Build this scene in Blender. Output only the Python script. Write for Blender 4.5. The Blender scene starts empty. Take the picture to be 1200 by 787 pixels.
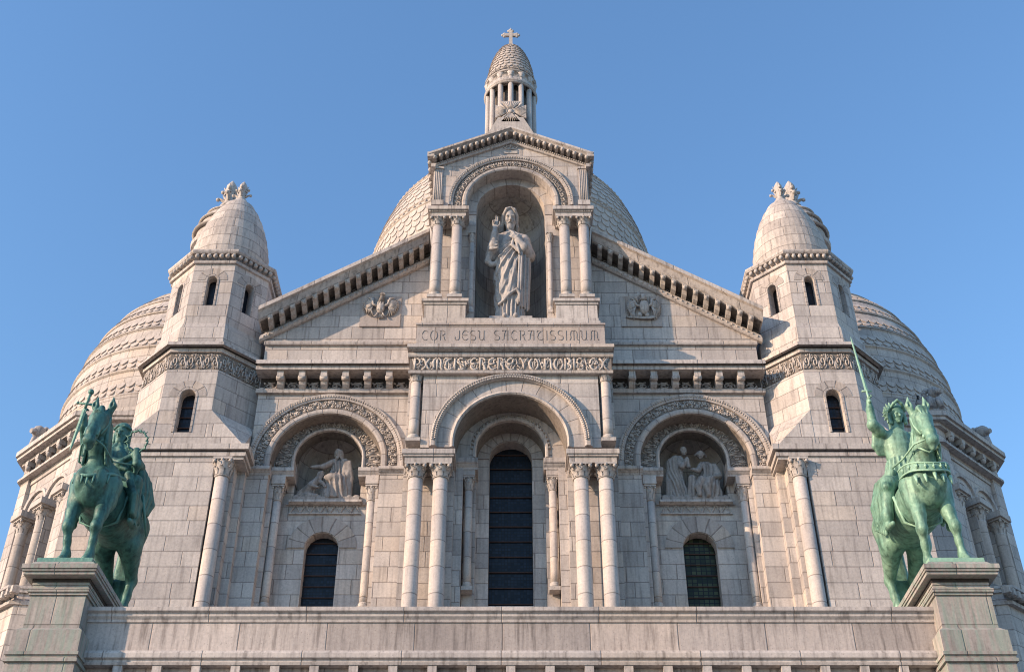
import bpy, math, random
import numpy as np
from mathutils import Matrix, Vector
random.seed(7)
R_ = math.radians
PI = math.pi
scene = bpy.context.scene

# ---------------------------------------------------------------- camera, sky, sun, exposure
PITCH = R_(36.7); FPX = 1446.0
cam_d = bpy.data.cameras.new('camera'); cam = bpy.data.objects.new('camera', cam_d)
scene.collection.objects.link(cam); scene.camera = cam
cam.location = (0, 0, 0); cam.rotation_euler = (R_(90) + PITCH, 0, 0)
cam_d.sensor_width = 36; cam_d.lens = 36 * FPX / 1200.0
cam_d.shift_x = 1.5 / 1200.0; cam_d.clip_end = 20000; cam_d.clip_start = .1

SUN_EL = R_(20); SUN_FRONT = R_(25)          # low sun far to the left, a little in front of the facade
sdir = Vector((-math.cos(SUN_FRONT) * math.cos(SUN_EL), -math.sin(SUN_FRONT) * math.cos(SUN_EL), math.sin(SUN_EL)))
world = bpy.data.worlds.new('World'); scene.world = world; world.use_nodes = True
wn = world.node_tree; wn.nodes.clear()
sky = wn.nodes.new('ShaderNodeTexSky'); sky.sky_type = 'NISHITA'; sky.sun_disc = False
sky.sun_elevation = SUN_EL; sky.sun_rotation = math.atan2(sdir.x, sdir.y)
sky.air_density = 1.5; sky.dust_density = 0.6; sky.ozone_density = 6.0; sky.altitude = 100
bg = wn.nodes.new('ShaderNodeBackground'); bg.inputs[1].default_value = 0.15
wo = wn.nodes.new('ShaderNodeOutputWorld')
wn.links.new(sky.outputs[0], bg.inputs[0]); wn.links.new(bg.outputs[0], wo.inputs[0])
sun_d = bpy.data.lights.new('sun', 'SUN'); sun_d.energy = 3.4; sun_d.angle = R_(0.5); sun_d.color = (1, .72, .50)
sun = bpy.data.objects.new('sun', sun_d); scene.collection.objects.link(sun)
sun.rotation_euler = (-sdir).to_track_quat('-Z', 'Y').to_euler()
vs = scene.view_settings
vs.view_transform = 'Standard'; vs.look = 'None'; vs.exposure = 0.9; vs.gamma = 1; vs.use_curve_mapping = False
scene.cycles.filter_width = 1.1; scene.cycles.max_bounces = 5; scene.cycles.diffuse_bounces = 3

# measures read from the photograph: height (and half width) of a point known to lie in the frontal plane y = D
def el(py): return PITCH + math.atan((393.5 - py) / FPX)
def zz(py, D): return D * math.tan(el(py))
def hx(dpx, py, D): return dpx / FPX * (D * math.cos(PITCH) + zz(py, D) * math.sin(PITCH))

# ---------------------------------------------------------------- mesh builder
class MB:
    def __init__(s): s.v = []; s.f = []; s.uv = []; s.sm = []; s.M = None
    def addv(s, pts):
        b = len(s.v)
        if s.M is None: s.v.extend([tuple(p) for p in pts])
        else: s.v.extend([tuple(s.M @ Vector(p)) for p in pts])
        return b
    def face(s, idx, uv=None, smooth=False):
        s.f.append(tuple(idx)); s.uv.append(uv); s.sm.append(smooth)
    def poly(s, pts, uv=None):
        b = s.addv(pts); s.face(range(b, b + len(pts)), uv)
    def box(s, x0, x1, y0, y1, z0, z1):
        if x0 > x1: x0, x1 = x1, x0
        s.prismZ([(x0, y0), (x1, y0), (x1, y1), (x0, y1)], z0, z1)
    def loft(s, rings, closed=True, caps=True, smooth=False, uvs=None):
        n = len(rings[0]); b = [s.addv(r) for r in rings]
        for i in range(len(rings) - 1):
            for j in range(n if closed else n - 1):
                k = (j + 1) % n
                uv = None
                if uvs: uv = [uvs(i, j), uvs(i, j + 1), uvs(i + 1, j + 1), uvs(i + 1, j)]
                s.face((b[i] + j, b[i] + k, b[i + 1] + k, b[i + 1] + j), uv, smooth)
        if caps and closed:
            s.face([b[0] + j for j in range(n)][::-1]); s.face([b[-1] + j for j in range(n)])
    def prismZ(s, xy, z0, z1): s.loft([[(x, y, z0) for x, y in xy], [(x, y, z1) for x, y in xy]])
    def prismY(s, xz, y0, y1): s.loft([[(x, y0, z) for x, z in xz], [(x, y1, z) for x, z in xz]])
    def prismX(s, yz, x0, x1): s.loft([[(x0, y, z) for y, z in yz], [(x1, y, z) for y, z in yz]])
    def lathe(s, cx, cy, prof, n=24, smooth=True, a0=0, a1=2 * PI, ru=1.0):
        full = abs(a1 - a0 - 2 * PI) < 1e-6
        m = n if full else n + 1
        rings = [[(cx + r * math.cos(a0 + (a1 - a0) * j / n), cy + r * math.sin(a0 + (a1 - a0) * j / n), z) for j in range(m)] for r, z in prof]
        s.loft(rings, closed=full, caps=full, smooth=smooth, uvs=lambda i, j: (ru * (a0 + (a1 - a0) * j / n), prof[i][1]))
    def ngon(s, cx, cy, prof, n=8, rot=PI / 8):       # prof: (apothem, z)
        c = 1 / math.cos(PI / n)
        s.loft([[(cx + a * c * math.cos(rot + 2 * PI * j / n), cy + a * c * math.sin(rot + 2 * PI * j / n), z) for j in range(n)] for a, z in prof])
    def tube(s, pts, r, n=6, smooth=True, caps=True):
        P = [Vector(p) for p in pts]; rs = r if isinstance(r, (list, tuple)) else [r] * len(P)
        rings = []; up = None
        for i, p in enumerate(P):
            t = (P[min(i + 1, len(P) - 1)] - P[max(i - 1, 0)])
            if t.length < 1e-9: t = Vector((0, 0, 1))
            t.normalize()
            if up is None: up = Vector((0, 0, 1)) if abs(t.z) < .9 else Vector((1, 0, 0))
            a = t.cross(up); a.normalize(); b = t.cross(a); up = -b if False else up
            rings.append([tuple(p + a * math.cos(2 * PI * k / n) * rs[i] + b * math.sin(2 * PI * k / n) * rs[i]) for k in range(n)])
        s.loft(rings, caps=caps, smooth=smooth)
    def ball(s, c, r, n=8, m=5, sc=(1, 1, 1)):
        rings = []
        for i in range(m + 1):
            a = PI * (i + .02) / (m + .04) - PI / 2
            rings.append([(c[0] + sc[0] * r * math.cos(a) * math.cos(2 * PI * k / n), c[1] + sc[1] * r * math.cos(a) * math.sin(2 * PI * k / n), c[2] + sc[2] * r * math.sin(a)) for k in range(n)])
        s.loft(rings, smooth=True)
    # a profile of (radial offset, y) swept along a stilted round arch of centre (cx, cz)
    def arch(s, cx, cz, R, stilt, prof, n=40, closed=True, smooth=True):
        st = [(R, -stilt, 1, 0, 0)] if stilt > 0 else []
        for i in range(n + 1):
            a = PI * i / n; st.append((R * math.cos(a), R * math.sin(a), math.cos(a), math.sin(a), stilt + R * a))
        if stilt > 0: st.append((-R, -stilt, -1, 0, 2 * stilt + R * PI))
        rings = [[(cx + x + nx * dr, y, cz + z + nz * dr) for dr, y in prof] for x, z, nx, nz, q in st]
        s.loft(rings, closed=closed, caps=closed, smooth=False, uvs=lambda i, j: (st[i][4], 0.25))
    # a wall sheet y0..y1 with one round-headed opening; zb: sill (None: open to the foot)
    def arch_wall(s, x0, x1, z0, z1, y0, y1, cx, cz, r, zb=None, n=24, back=True):
        arc = [(cx + r * math.cos(PI * i / n), cz + r * math.sin(PI * i / n)) for i in range(n + 1)]   # right to left
        zl = z0 if zb is None else zb
        def sheet(y):
            q = lambda a, b, c, d: s.poly([(a[0], y, a[1]), (b[0], y, b[1]), (c[0], y, c[1]), (d[0], y, d[1])])
            q((x0, z0), (cx - r, z0), (cx - r, cz), (x0, cz)); q((cx + r, z0), (x1, z0), (x1, cz), (cx + r, cz))
            if zb is not None: q((cx - r, z0), (cx + r, z0), (cx + r, zb), (cx - r, zb))
            def top(p):
                a = math.atan2(p[1] - cz, p[0] - cx); 
                # project on the outer rectangle
                dx, dz = math.cos(a), math.sin(a); t = 1e9
                if dx > 1e-9: t = min(t, (x1 - cx) / dx)
                if dx < -1e-9: t = min(t, (x0 - cx) / dx)
                if dz > 1e-9: t = min(t, (z1 - cz) / dz)
                return (cx + dx * t, cz + dz * t)
            for i in range(n):
                a, b = arc[i], arc[i + 1]; ta, tb = top(a), top(b)
                if abs(ta[0] - x1) < 1e-6 and abs(tb[1] - z1) < 1e-6 and abs(ta[1] - z1) > 1e-6:
                    s.poly([(a[0], y, a[1]), (ta[0], y, ta[1]), (x1, y, z1), (tb[0], y, tb[1]), (b[0], y, b[1])])
                elif abs(ta[1] - z1) < 1e-6 and abs(tb[0] - x0) < 1e-6 and abs(tb[1] - z1) > 1e-6:
                    s.poly([(a[0], y, a[1]), (ta[0], y, ta[1]), (x0, y, z1), (tb[0], y, tb[1]), (b[0], y, b[1])])
                else: q(a, ta, tb, b)
        sheet(y0)
        if back: sheet(y1)
        # reveal
        path = [(cx + r, zl)] + arc + [(cx - r, zl)]
        L = 0; us = [0]
        for a, b in zip(path, path[1:]): L += math.hypot(b[0] - a[0], b[1] - a[1]); us.append(L)
        b0 = s.addv([(x, y0, z) for x, z in path]); b1 = s.addv([(x, y1, z) for x, z in path])
        for i in range(len(path) - 1): s.face((b0 + i, b0 + i + 1, b1 + i + 1, b1 + i))
        if zb is not None: s.poly([(cx - r, y0, zb), (cx + r, y0, zb), (cx + r, y1, zb), (cx - r, y1, zb)])
        # outer edges
        s.poly([(x0, y0, z0), (x0, y1, z0), (x0, y1, z1), (x0, y0, z1)]); s.poly([(x1, y0, z0), (x1, y1, z0), (x1, y1, z1), (x1, y0, z1)])
        s.poly([(x0, y0, z1), (x1, y0, z1), (x1, y1, z1), (x0, y1, z1)])
        s.poly([(x0, y0, z0), (x1, y0, z0), (x1, y1, z0), (x0, y1, z0)]) if zb is not None else None

def spiral(cx, cy, r, turns, a0, sgn=1, n=14):
    return [(cx + r * (1 - .85 * i / n) * math.cos(a0 + sgn * turns * 2 * PI * i / n), cy + r * (1 - .85 * i / n) * math.sin(a0 + sgn * turns * 2 * PI * i / n)) for i in range(n + 1)]
def scroll_unit(alt):     # strokes in the unit square
    s = 1 if alt else -1; f = lambda pts: [(x, .5 + s * (y - .5)) for x, y in pts]
    return [f(spiral(.5, .52, .4, 1.35, PI, 1)), f([(.1, .52), (.06, .2), (.02, .02)]), f([(.9, .5), (.96, .8), (1.0, .98)]),
            f([(.5, .93), (.68, .82), (.8, .97)]), f([(.15, .15), (.3, .08), (.42, .14)]), f([(.62, .1), (.8, .12), (.92, .3)])]
def palm_unit(alt):
    L = [[(.5, .05), (.5, .9)]]
    for q in (1, -1):
        L += [[(.5, .1), (.5 + q * .3, .2), (.5 + q * .42, .5), (.5 + q * .3, .62)], [(.5, .4), (.5 + q * .2, .6), (.5 + q * .3, .9)]]
    L += [[(.0, .05), (.08, .6), (0, .95)]]
    return L
def carve(mb, f, U, V, n, unit=scroll_unit, r=.03, h=.02, k=4):
    for i in range(n):
        for st in unit(i % 2 == 0):
            mb.tube([f((i + x) * U / n, y * V, h) for x, y in st], r, k, smooth=True)

def obj(name, mb, mat, parent=None, label=None):
    me = bpy.data.meshes.new(name)
    me.from_pydata(mb.v, [], mb.f)
    uvl = me.uv_layers.new(name='UVMap')
    data = np.zeros((len(me.loops), 2), np.float32); k = 0
    for f, uv in zip(mb.f, mb.uv):
        if uv is not None:
            for q, t in enumerate(uv): data[k + q] = t
        k += len(f)
    uvl.data.foreach_set('uv', data.ravel())
    me.polygons.foreach_set('use_smooth', mb.sm)
    me.materials.append(mat); me.update()
    import bmesh
    bm = bmesh.new(); bm.from_mesh(me); bmesh.ops.recalc_face_normals(bm, faces=bm.faces); bm.to_mesh(me); bm.free()
    return link(name, me, parent, label)
def link(name, me, parent=None, label=None):
    o = bpy.data.objects.new(name, me); scene.collection.objects.link(o)
    if parent is not None:
        o.parent = parent
        o.matrix_parent_inverse = WINV[parent.name]
    WINV[o.name] = Matrix.Identity(4)
    if label: o['label'] = label
    return o
WINV = {}
def empty(name, loc, label, cat, group=None):
    o = bpy.data.objects.new(name, None); scene.collection.objects.link(o); o.location = loc
    o['label'] = label; o['category'] = cat
    if group: o['group'] = group
    WINV[o.name] = Matrix.Translation(Vector(loc)).inverted()
    return o

# ---------------------------------------------------------------- materials
def nodes(name):
    m = bpy.data.materials.new(name); m.use_nodes = True; t = m.node_tree; t.nodes.clear()
    o = t.nodes.new('ShaderNodeOutputMaterial'); p = t.nodes.new('ShaderNodeBsdfPrincipled'); t.links.new(p.outputs[0], o.inputs[0])
    def N(kind, **kw):
        n = t.nodes.new(kind)
        for k, v in kw.items(): setattr(n, k, v)
        return n
    def Mth(op, a, b=None, c=None, clamp=False):
        n = t.nodes.new('ShaderNodeMath'); n.operation = op; n.use_clamp = clamp
        for i, q in enumerate((a, b, c)):
            if q is None: continue
            if isinstance(q, (int, float)): n.inputs[i].default_value = q
            else: t.links.new(q, n.inputs[i])
        return n.outputs[0]
    def Mix(fac, a, b, blend='MIX'):
        n = t.nodes.new('ShaderNodeMix'); n.data_type = 'RGBA'; n.blend_type = blend
        for i, q in ((0, fac), (6, a), (7, b)):
            if isinstance(q, (int, float)): n.inputs[i].default_value = q
            elif isinstance(q, tuple): n.inputs[i].default_value = (*q, 1)
            else: t.links.new(q, n.inputs[i])
        return n.outputs[2]
    return m, t, p, N, Mth, Mix
def ramp(N, t, fac, stops):
    r = N('ShaderNodeValToRGB'); t.links.new(fac, r.inputs[0]); e = r.color_ramp.elements
    e[0].position, e[0].color = stops[0][0], (*stops[0][1], 1); e[1].position, e[1].color = stops[-1][0], (*stops[-1][1], 1)
    for p, c in stops[1:-1]:
        q = e.new(p); q.color = (*c, 1)
    return r.outputs[0]

def stone(name, mode='flat', cav=0.0, w=1.25, h=.52, base=(.53, .485, .46), var=.17, joints=True, dirt=.5, vj=True, bump=.35, off=0.0, green=0.0):
    m, t, p, N, Mth, Mix = nodes(name)
    L = t.links.new
    geo = N('ShaderNodeNewGeometry'); pos = geo.outputs['Position']
    sp = N('ShaderNodeSeparateXYZ'); L(pos, sp.inputs[0])
    if mode == 'flat':
        nn = N('ShaderNodeSeparateXYZ'); L(geo.outputs['True Normal'], nn.inputs[0])
        ln = Mth('SQRT', Mth('ADD', Mth('MULTIPLY', nn.outputs[0], nn.outputs[0]), Mth('ADD', Mth('MULTIPLY', nn.outputs[1], nn.outputs[1]), 1e-5)))
        u = Mth('DIVIDE', Mth('SUBTRACT', Mth('MULTIPLY', sp.outputs[1], nn.outputs[0]), Mth('MULTIPLY', sp.outputs[0], nn.outputs[1])), ln)
        v = sp.outputs[2]
    else:
        uv = N('ShaderNodeUVMap'); su = N('ShaderNodeSeparateXYZ'); L(uv.outputs[0], su.inputs[0]); u, v = su.outputs[0], su.outputs[1]
    if mode == 'z': v = sp.outputs[2]; u = Mth('MULTIPLY', sp.outputs[0], 0.0)
    vr = Mth('ADD', Mth('DIVIDE', v, h), 50.0 + off)
    row = Mth('FLOOR', vr)
    wn1 = N('ShaderNodeTexWhiteNoise', noise_dimensions='1D'); L(row, wn1.inputs['W'])
    wid = Mth('MULTIPLY', Mth('ADD', Mth('MULTIPLY', wn1.outputs[0], .5), .75), w)
    uu = Mth('ADD', Mth('DIVIDE', u, wid), Mth('ADD', Mth('MULTIPLY', wn1.outputs[0], 17.3), 40.0))
    # jitter the joints a little
    cell = Mth('FLOOR', uu)
    cb = N('ShaderNodeCombineXYZ'); L(row, cb.inputs[0]); L(cell, cb.inputs[1])
    wn2 = N('ShaderNodeTexWhiteNoise', noise_dimensions='2D'); L(cb.outputs[0], wn2.inputs['Vector'])
    fu = Mth('FRACT', uu); fv = Mth('FRACT', vr)
    eu = Mth('MULTIPLY', Mth('MINIMUM', fu, Mth('SUBTRACT', 1.0, fu)), wid)
    ev = Mth('MULTIPLY', Mth('MINIMUM', fv, Mth('SUBTRACT', 1.0, fv)), h)
    e = Mth('MINIMUM', eu, ev) if vj else ev
    nz0 = N('ShaderNodeTexNoise'); L(pos, nz0.inputs['Vector']); nz0.inputs['Scale'].default_value = 9; nz0.inputs['Detail'].default_value = 4
    e2 = Mth('ADD', e, Mth('MULTIPLY', Mth('SUBTRACT', nz0.outputs[0], .5), .012))
    mr = N('ShaderNodeMapRange'); L(e2, mr.inputs[0]); mr.inputs[1].default_value = .004; mr.inputs[2].default_value = .019; mr.inputs[3].default_value = 1; mr.inputs[4].default_value = 0
    mort = mr.outputs[0]
    # large mottling, streaks, speckle
    n1 = N('ShaderNodeTexNoise'); L(pos, n1.inputs['Vector']); n1.inputs['Scale'].default_value = .55; n1.inputs['Detail'].default_value = 6; n1.inputs['Roughness'].default_value = .65
    mp = N('ShaderNodeMapping'); L(pos, mp.inputs[0]); mp.inputs['Scale'].default_value = (6.5, 6.5, .5)
    n2 = N('ShaderNodeTexNoise'); L(mp.outputs[0], n2.inputs['Vector']); n2.inputs['Scale'].default_value = 1.3; n2.inputs['Detail'].default_value = 5; n2.inputs['Roughness'].default_value = .6
    n3 = N('ShaderNodeTexNoise'); L(pos, n3.inputs['Vector']); n3.inputs['Scale'].default_value = 14; n3.inputs['Detail'].default_value = 5; n3.inputs['Roughness'].default_value = .7
    pits = N('ShaderNodeTexVoronoi'); L(pos, pits.inputs['Vector']); pits.inputs['Scale'].default_value = 11
    b = base
    lo = tuple(c * (1 - var) for c in b); hi = tuple(min(1, c * (1 + var)) for c in (b[0], b[1] * 1.0, b[2] * .985))
    c = Mix(wn2.outputs[0] if joints else n3.outputs[0], lo, hi)
    # some blocks warmer
    wsel = Mth('GREATER_THAN', wn2.outputs[0], .86)
    if joints: c = Mix(Mth('MULTIPLY', wsel, .35), c, (b[0] * .95, b[1] * .84, b[2] * .70))
    c = Mix(1.0, c, ramp(N, t, n1.outputs[0], [(.3, (.80, .80, .81)), (.7, (1.1, 1.09, 1.07))]), 'MULTIPLY')
    c = Mix(dirt, c, ramp(N, t, n2.outputs[0], [(.34, (.42, .41, .41)), (.46, (.86, .86, .86)), (.56, (1.02, 1.02, 1.02)), (.75, (1.06, 1.05, 1.02))]), 'MULTIPLY')
    c = Mix(1.0, c, ramp(N, t, n3.outputs[0], [(.3, (.82, .82, .82)), (.55, (1, 1, 1)), (.8, (1.12, 1.12, 1.12))]), 'MULTIPLY')
    pm = Mth('MULTIPLY', Mth('LESS_THAN', pits.outputs['Distance'], .16), Mth('GREATER_THAN', n2.outputs[0], .5))
    c = Mix(Mth('MULTIPLY', pm, .35), c, (.14, .125, .115))
    if joints: c = Mix(Mth('MULTIPLY', mort, .66), c, (.13, .105, .095))
    if green: 
        gz = N('ShaderNodeTexNoise'); L(mp.outputs[0], gz.inputs['Vector']); gz.inputs['Scale'].default_value = 1.7; gz.inputs['Detail'].default_value = 4
        c = Mix(Mth('MULTIPLY', ramp(N, t, gz.outputs[0], [(.42, (0, 0, 0)), (.62, (1, 1, 1))]), green), c, (.20, .33, .27))
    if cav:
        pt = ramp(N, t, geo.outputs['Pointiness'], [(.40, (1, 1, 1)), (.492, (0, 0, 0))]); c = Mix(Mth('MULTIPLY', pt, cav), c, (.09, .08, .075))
    L(c, p.inputs['Base Color']); p.inputs['Roughness'].default_value = .82
    p.inputs['Specular IOR Level'].default_value = .3
    hgt = Mth('ADD', Mth('MULTIPLY', n3.outputs[0], .012), Mth('MULTIPLY', n1.outputs[0], .02))
    if joints: hgt = Mth('SUBTRACT', hgt, Mth('MULTIPLY', mort, .02)); hgt = Mth('ADD', hgt, Mth('MULTIPLY', wn2.outputs[0], .004))
    bp = N('ShaderNodeBump'); L(hgt, bp.inputs['Height']); bp.inputs['Strength'].default_value = bump * 1.6; bp.inputs['Distance'].default_value = 1.0
    L(bp.outputs[0], p.inputs['Normal'])
    return m
M = {}
M['wall'] = stone('ashlar_limestone', 'flat')
M['trim'] = stone('moulded_limestone', 'flat', w=1.9, h=40, off=.37, dirt=.75, var=.1)
M['parapet'] = stone('parapet_limestone', 'flat', w=1.7, h=40, off=.2, dirt=.85, var=.3, base=(.50, .445, .42))
M['carved'] = stone('carved_limestone', 'flat', joints=False, dirt=.5, base=(.51, .465, .435))
M['drum'] = stone('column_drum_limestone', 'z', h=.86, vj=False, base=(.54, .49, .46), dirt=.3)
M['vouss'] = stone('voussoir_limestone', 'uv', w=.42, h=40, base=(.50, .455, .43))
M['course'] = stone('curved_ashlar_limestone', 'uv', w=1.1, h=.52, base=(.52, .47, .435))
M['scale'] = stone('dome_scale_limestone', 'uv', joints=False, base=(.53, .475, .435), dirt=.4)
M['grime_shade'] = stone('grime_and_shade_limestone', 'flat', joints=True, base=(.16, .145, .135), dirt=.8)  # real grime on soffits; elsewhere painted shade under cornices and in openings
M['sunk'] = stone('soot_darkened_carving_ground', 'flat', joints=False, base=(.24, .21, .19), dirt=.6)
M['deep_shade'] = stone('painted_shade_black', 'flat', joints=False, base=(.06, .052, .048), dirt=.3)  # near-black tone that paints in the shade beneath cornices and mouldings
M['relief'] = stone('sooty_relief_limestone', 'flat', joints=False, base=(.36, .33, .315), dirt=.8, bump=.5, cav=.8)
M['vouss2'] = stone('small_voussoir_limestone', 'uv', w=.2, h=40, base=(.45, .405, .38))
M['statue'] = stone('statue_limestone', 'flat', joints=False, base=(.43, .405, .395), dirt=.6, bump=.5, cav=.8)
M['ped'] = stone('pedestal_granite', 'flat', w=1.5, h=.8, base=(.41, .37, .345), green=.4, dirt=.6)
M['inscr'] = stone('inscription_stone', 'flat', w=1.05, h=40, off=.37, base=(.46, .405, .375), dirt=.4, var=.1)

def groove_shade():  # dark strokes stand in for the shade inside cut letters
    m, t, p, N, Mth, Mix = nodes('letter_groove_shade'); p.inputs['Base Color'].default_value = (.17, .155, .15, 1); p.inputs['Roughness'].default_value = .95; return m
M['groove_shade'] = groove_shade()
def bronze(name, a, b, dark):
    m, t, p, N, Mth, Mix = nodes(name); L = t.links.new
    geo = N('ShaderNodeNewGeometry'); pos = geo.outputs['Position']
    n1 = N('ShaderNodeTexNoise'); L(pos, n1.inputs['Vector']); n1.inputs['Scale'].default_value = 1.6; n1.inputs['Detail'].default_value = 7; n1.inputs['Roughness'].default_value = .65
    mp = N('ShaderNodeMapping'); L(pos, mp.inputs[0]); mp.inputs['Scale'].default_value = (8, 8, 1.1)
    n2 = N('ShaderNodeTexNoise'); L(mp.outputs[0], n2.inputs['Vector']); n2.inputs['Scale'].default_value = 1.1; n2.inputs['Detail'].default_value = 5
    n3 = N('ShaderNodeTexNoise'); L(pos, n3.inputs['Vector']); n3.inputs['Scale'].default_value = 11; n3.inputs['Detail'].default_value = 4
    c = Mix(ramp(N, t, n1.outputs[0], [(.35, (0, 0, 0)), (.65, (1, 1, 1))]), a, b)
    c = Mix(Mth('MULTIPLY', ramp(N, t, n2.outputs[0], [(.47, (0, 0, 0)), (.66, (1, 1, 1))]), .62), c, dark)
    c = Mix(ramp(N, t, n1.outputs[0], [(.30, (.8, .8, .8)), (.42, (0, 0, 0))]), c, dark)
    c = Mix(.6, c, ramp(N, t, n3.outputs[0], [(.3, (.65, .65, .65)), (.6, (1.1, 1.1, 1.1))]), 'MULTIPLY')
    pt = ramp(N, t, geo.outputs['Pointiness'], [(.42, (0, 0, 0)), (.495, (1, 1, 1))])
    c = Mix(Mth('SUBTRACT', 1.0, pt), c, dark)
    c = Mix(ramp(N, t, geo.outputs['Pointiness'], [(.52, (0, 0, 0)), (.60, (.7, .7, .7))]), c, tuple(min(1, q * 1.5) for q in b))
    L(c, p.inputs['Base Color']); p.inputs['Roughness'].default_value = .52; p.inputs['Specular IOR Level'].default_value = .35; p.inputs['Metallic'].default_value = .12
    bp = N('ShaderNodeBump'); L(n3.outputs[0], bp.inputs['Height']); bp.inputs['Strength'].default_value = .45; bp.inputs['Distance'].default_value = .03
    L(bp.outputs[0], p.inputs['Normal']); return m
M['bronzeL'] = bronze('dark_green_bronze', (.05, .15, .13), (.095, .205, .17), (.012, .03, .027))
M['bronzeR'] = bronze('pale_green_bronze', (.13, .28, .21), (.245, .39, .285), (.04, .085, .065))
def glass(name, tint, tint2, cw=.1, ch=.1):
    m, t, p, N, Mth, Mix = nodes(name); L = t.links.new
    geo = N('ShaderNodeNewGeometry'); sp = N('ShaderNodeSeparateXYZ'); L(geo.outputs['Position'], sp.inputs[0])
    u = Mth('DIVIDE', Mth('ADD', sp.outputs[0], sp.outputs[1]), cw); v = Mth('DIVIDE', sp.outputs[2], ch)
    cb = N('ShaderNodeCombineXYZ'); L(Mth('FLOOR', u), cb.inputs[0]); L(Mth('FLOOR', v), cb.inputs[1])
    wn = N('ShaderNodeTexWhiteNoise', noise_dimensions='2D'); L(cb.outputs[0], wn.inputs['Vector'])
    fu = Mth('FRACT', u); fv = Mth('FRACT', v)
    e = Mth('MINIMUM', Mth('MINIMUM', fu, Mth('SUBTRACT', 1.0, fu)), Mth('MINIMUM', fv, Mth('SUBTRACT', 1.0, fv)))
    lead = Mth('LESS_THAN', e, .1)
    c = Mix(wn.outputs[0], tint, tint2); c = Mix(lead, c, (.012, .012, .014))
    L(c, p.inputs['Base Color']); p.inputs['Roughness'].default_value = .3; p.inputs['Specular IOR Level'].default_value = .2
    bp = N('ShaderNodeBump'); L(wn.outputs[0], bp.inputs['Height']); bp.inputs['Strength'].default_value = .25; bp.inputs['Distance'].default_value = .02
    L(bp.outputs[0], p.inputs['Normal']); return m
M['glass'] = glass('dark_leaded_glass', (.006, .009, .016), (.02, .028, .045))
M['glassg'] = glass('green_stained_glass', (.012, .02, .012), (.07, .085, .045), .16, .14)
def plain(name, c, r=.8, metal=0):
    m, t, p, N, Mth, Mix = nodes(name); L = t.links.new
    geo = N('ShaderNodeNewGeometry'); n1 = N('ShaderNodeTexNoise'); L(geo.outputs['Position'], n1.inputs['Vector']); n1.inputs['Scale'].default_value = 5; n1.inputs['Detail'].default_value = 5
    L(Mix(n1.outputs[0], tuple(q * .75 for q in c), tuple(q * 1.2 for q in c)), p.inputs['Base Color']); p.inputs['Roughness'].default_value = r; p.inputs['Metallic'].default_value = metal
    return m
M['iron'] = plain('rusty_glazing_iron', (.07, .035, .025))
M['paving'] = plain('ground_gravel', (.15, .135, .12))
M['lead'] = plain('roof_slab_stone', (.20, .18, .165))

# ---------------------------------------------------------------- ground
GZ = -1.65
g = MB(); g.box(-3000, 3000, -3000, 3000, GZ - 1, GZ)
gr = obj('ground', g, M['paving']); gr['kind'] = 'structure'

ROOT = empty('basilica', (0, 35, GZ), 'white stone basilica with domes, octagonal turrets and a statue niche over its gabled front', 'church')
# ================================================================= the basilica
FZ = 10.6      # terrace floor behind the parapet
# ---- column with base, shaft and leafy capital; shared meshes would all differ in height, so each is built in place
def capital_mb(x, y, z0, z1, r, w):
    m = MB(); H = z1 - z0
    m.lathe(x, y, [(r * 1.08, z0), (r * 1.18, z0 + .06 * H), (r * 1.02, z0 + .12 * H), (r * 1.08, z0 + .45 * H), (r * 1.35, z0 + .75 * H), (w * .88, z0 + .9 * H)], 12)
    for row, (zb, hh, n, of) in enumerate([(.1, .42, 8, 0), (.38, .42, 8, .5)]):
        for k in range(n):
            a = 2 * PI * (k + of) / n; ca, sa = math.cos(a), math.sin(a); rr = r * (1.05 if row == 0 else 1.12); ww = r * .34
            pts = []
            for t, o, wd in [(0, 0, 1), (.45, .05, 1.1), (.8, .22, 1.0), (1.0, .42, .5), (.86, .5, .2)]:
                q = rr + r * o; z = z0 + (zb + hh * t) * H
                pts.append([(x + q * ca - sa * ww * wd, y + q * sa + ca * ww * wd, z), (x + (q + r * .1) * ca, y + (q + r * .1) * sa, z), (x + q * ca + sa * ww * wd, y + q * sa - ca * ww * wd, z)])
            m.loft(pts, closed=False, smooth=True)
    for sx in (-1, 1):
        for sy in (-1, 1):
            c = (x + sx * w * .82, y + sy * w * .82, z0 + .80 * H)
            m.ball(c, r * .3, 7, 5)
            m.tube([(x + sx * r * .6, y + sy * r * .6, z0 + .5 * H), (x + sx * w * .7, y + sy * w * .7, z0 + .72 * H), c], r * .13, 5)
    m.ball((x, y - w * .9, z0 + .86 * H), r * .25, 7, 5)
    m.box(x - w, x + w, y - w, y + w, z0 + .88 * H, z1)
    return m
def column(x, y, zb, zc0, zc1, r, base=True, w=None, drum=.86):
    w = w or r * 1.35
    s = MB(); s.lathe(x, y, [(r * 1.03, zb + (.16 if base else 0)), (r, zb + .5), (r * .97, zc0)], 20)
    c = obj('column', s, M['drum'], ROOT)
    obj('capital', capital_mb(x, y, zc0 + .004, zc1, r, w), M['carved'], c)
    if base:
        b = MB(); b.lathe(x, y, [(r * 1.28, zb + .0), (r * 1.32, zb + .05), (r * 1.12, zb + .09), (r * 1.22, zb + .12), (r * 1.05, zb + .165)], 20)
        b.box(x - r * 1.35, x + r * 1.35, y - r * 1.35, y + r * 1.35, zb - .12, zb + .002)
        obj('base', b, M['carved'], c)
    return c
def moulding(name, x0, x1, prof, mat='trim', parent=ROOT, ends=None):   # prof (y, z) closed
    m = MB(); m.prismX(prof, x0, x1); return obj(name, m, M[mat], parent)
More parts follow.
